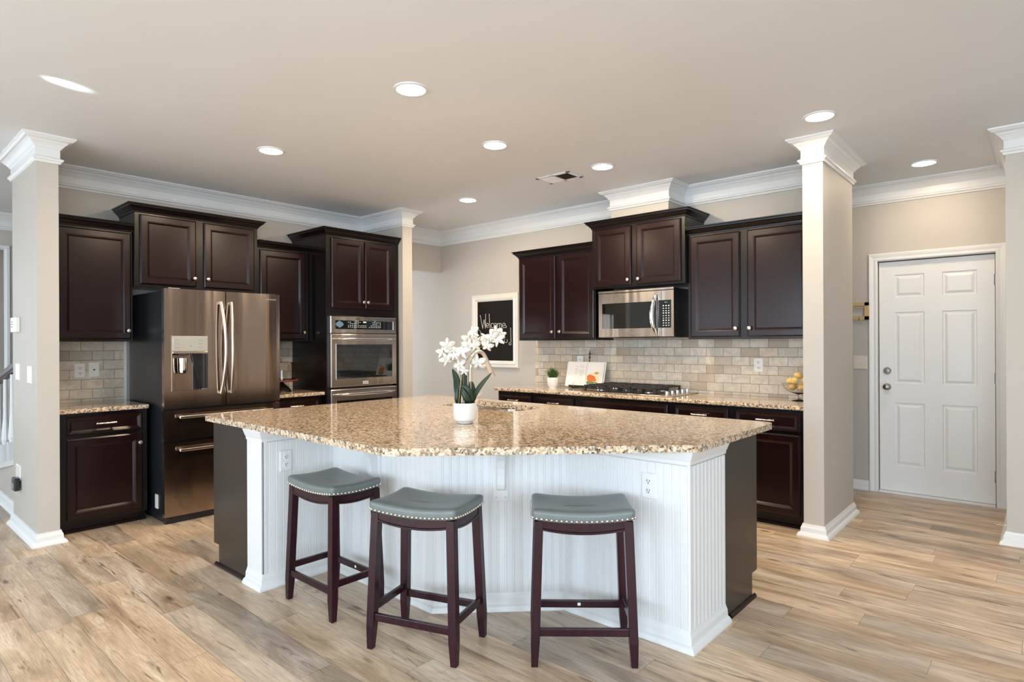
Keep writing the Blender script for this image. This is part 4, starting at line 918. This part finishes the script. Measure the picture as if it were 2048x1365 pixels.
ts = thing('light_switch', 'ivory double toggle switch plate beside the hall door', 'light switch', (-1.265, 6.23, 1.153), 0)
MB().rings(-.058, .058, -.060, .060, [(0, 0), (0, -.004), (.004, -.0065)]).build('cover_plate', 'ivory', ts)
for x in (-.022, .022): MB().add([(x - .005, -.006, -.011), (x + .005, -.006, -.011), (x + .005, -.006, .011), (x - .005, -.006, .011), (x - .004, -.020, -.012), (x + .004, -.020, -.012), (x + .004, -.017, -.004), (x - .004, -.017, -.004)], [(0, 1, 2, 3), (4, 5, 6, 7), (0, 1, 5, 4), (1, 2, 6, 5), (2, 3, 7, 6), (3, 0, 4, 7)]).build('toggle', 'ivory', ts)
kr = thing('key_rack', 'pale wooden framed key rack on the hall wall above the switch plate', 'key rack', (-1.345, 6.23, 1.617), 0)
m = MB()
for a in ((-.155, .157, .048, .080), (-.155, .157, -.080, -.045)): m.box(a[0], a[1], -.022, 0, a[2], a[3])
m.box(-.155, -.12, -.022, 0, -.08, .08).box(.117, .157, -.022, 0, -.08, .08).box(-.12, .117, -.020, -.012, .028, .036).build('frame', 'oak', kr, bevel=.002)
for x in (-.10, -.04, .02, .08): MB().tube([(x, -.022, -.06), (x, -.036, -.064), (x, -.040, -.074), (x, -.036, -.082)], .0025).build('hook', 'bronze', kr)
MB().tube([(-.02, -.034, -.078), (-.03, -.03, -.14), (-.05, -.028, -.17)], .003).build('key', 'pewter', kr)
ds = MB().tube([(-.197, 5.42, .058), (-.265, 5.418, .055)], .003).sphere((-.268, 5.418, .055), .008, 8, 6).lathe([(.010, 0), (.010, .004)], (-.213, 5.42, .058), 'x').build('door_stop', 'nickel', None, smooth=True)
tag(ds, 'small rod door stop on the baseboard beside the hall doorway', 'door stop')
# ================================================================ ceiling
vn = thing('ceiling_vent', 'white rectangular air vent in the kitchen ceiling beside a recessed light', 'vent', (-3.075, 4.10, CZ))
m = MB().box(-.17, .17, -.11, -.08, -.008, 0).box(-.17, .17, .08, .11, -.008, 0).box(-.17, -.14, -.11, .11, -.008, 0).box(.14, .17, -.11, .11, -.008, 0).box(-.008, .008, -.11, .11, -.008, 0); m.build('frame', 'trim', vn, bevel=.002)
MB().box(-.142, .142, -.082, .082, -.0035, -.0005).build('backing', 'slot', vn)
for k in range(9):
    y = -.07 + k * .0175
    MB().add([(-.14, y - .006, -.003), (-.14, y + .007, -.010), (-.008, y + .007, -.010), (-.008, y - .006, -.003)] + [(-.14, y - .005, -.002), (-.14, y + .008, -.009), (-.008, y + .008, -.009), (-.008, y - .005, -.002)], [(0, 1, 2, 3), (4, 5, 6, 7), (0, 1, 5, 4), (1, 2, 6, 5), (2, 3, 7, 6), (3, 0, 4, 7)]).build('louvre', 'trim', vn)
for k in range(9): MB().box(.0145 + k * .0145, .0153 + k * .0145, -.082, .082, -.0075, -.0035).build('damper_fin', 'pewter', vn)
LIGHTS = [((-2.609, 2.129), 'recessed ceiling light above the island, nearest the camera of all'), ((-4.186, 2.128), 'recessed ceiling light nearest the refrigerator'),
          ((-2.906, 3.124), 'recessed ceiling light in the middle of the kitchen ceiling, behind the nearest one'), ((-2.629, 4.076), 'recessed ceiling light beside the ceiling vent'),
          ((-4.215, 4.142), 'recessed ceiling light farthest back, toward the chalkboard corner'), ((-1.044, 4.072), 'recessed ceiling light in front of the right column top'),
          ((-.709, 5.694), 'recessed ceiling light in the hall in front of the white door')]
for i, ((x, y), lab) in enumerate(LIGHTS):
    t_ = thing('recessed_light', lab, 'ceiling light', (x, y, CZ), 0, 'recessed ceiling lights')
    MB().lathe([(.094, 0), (.092, -.006), (.080, -.008), (.078, -.002)], n=36, cap=False).build('trim_ring', 'trim', t_, smooth=True)
    MB().lathe([(.079, -.0045), (.02, -.0055), (.001, -.0055)], n=36).build('diffuser', 'lamp', t_, smooth=True)
    l = area('lamp_light', (0, 0, -.012), (0, 0, 0), .15, .15, (22, 20, 23, 22, 19, 15, 8)[i], (1, .78, .54), 'DISK'); l.parent = t_
# added unseen spot lamp making the ceiling's bright patch, in place of reflected sunlight
sp = bpy.data.lights.new('glancing_sunlight', 'SPOT'); sp.energy = 420; sp.color = (.9, .97, 1); sp.spot_size = R(3.4); sp.spot_blend = .75; sp.shadow_soft_size = .01
spo = bpy.data.objects.new('glancing_sunlight', sp); COL.objects.link(spo); spo.location = (-3.55, -1.05, 1.75)
spo.rotation_euler = (Vector((-3.93, .86, 2.74)) - Vector(spo.location)).to_track_quat('-Z', 'Y').to_euler()
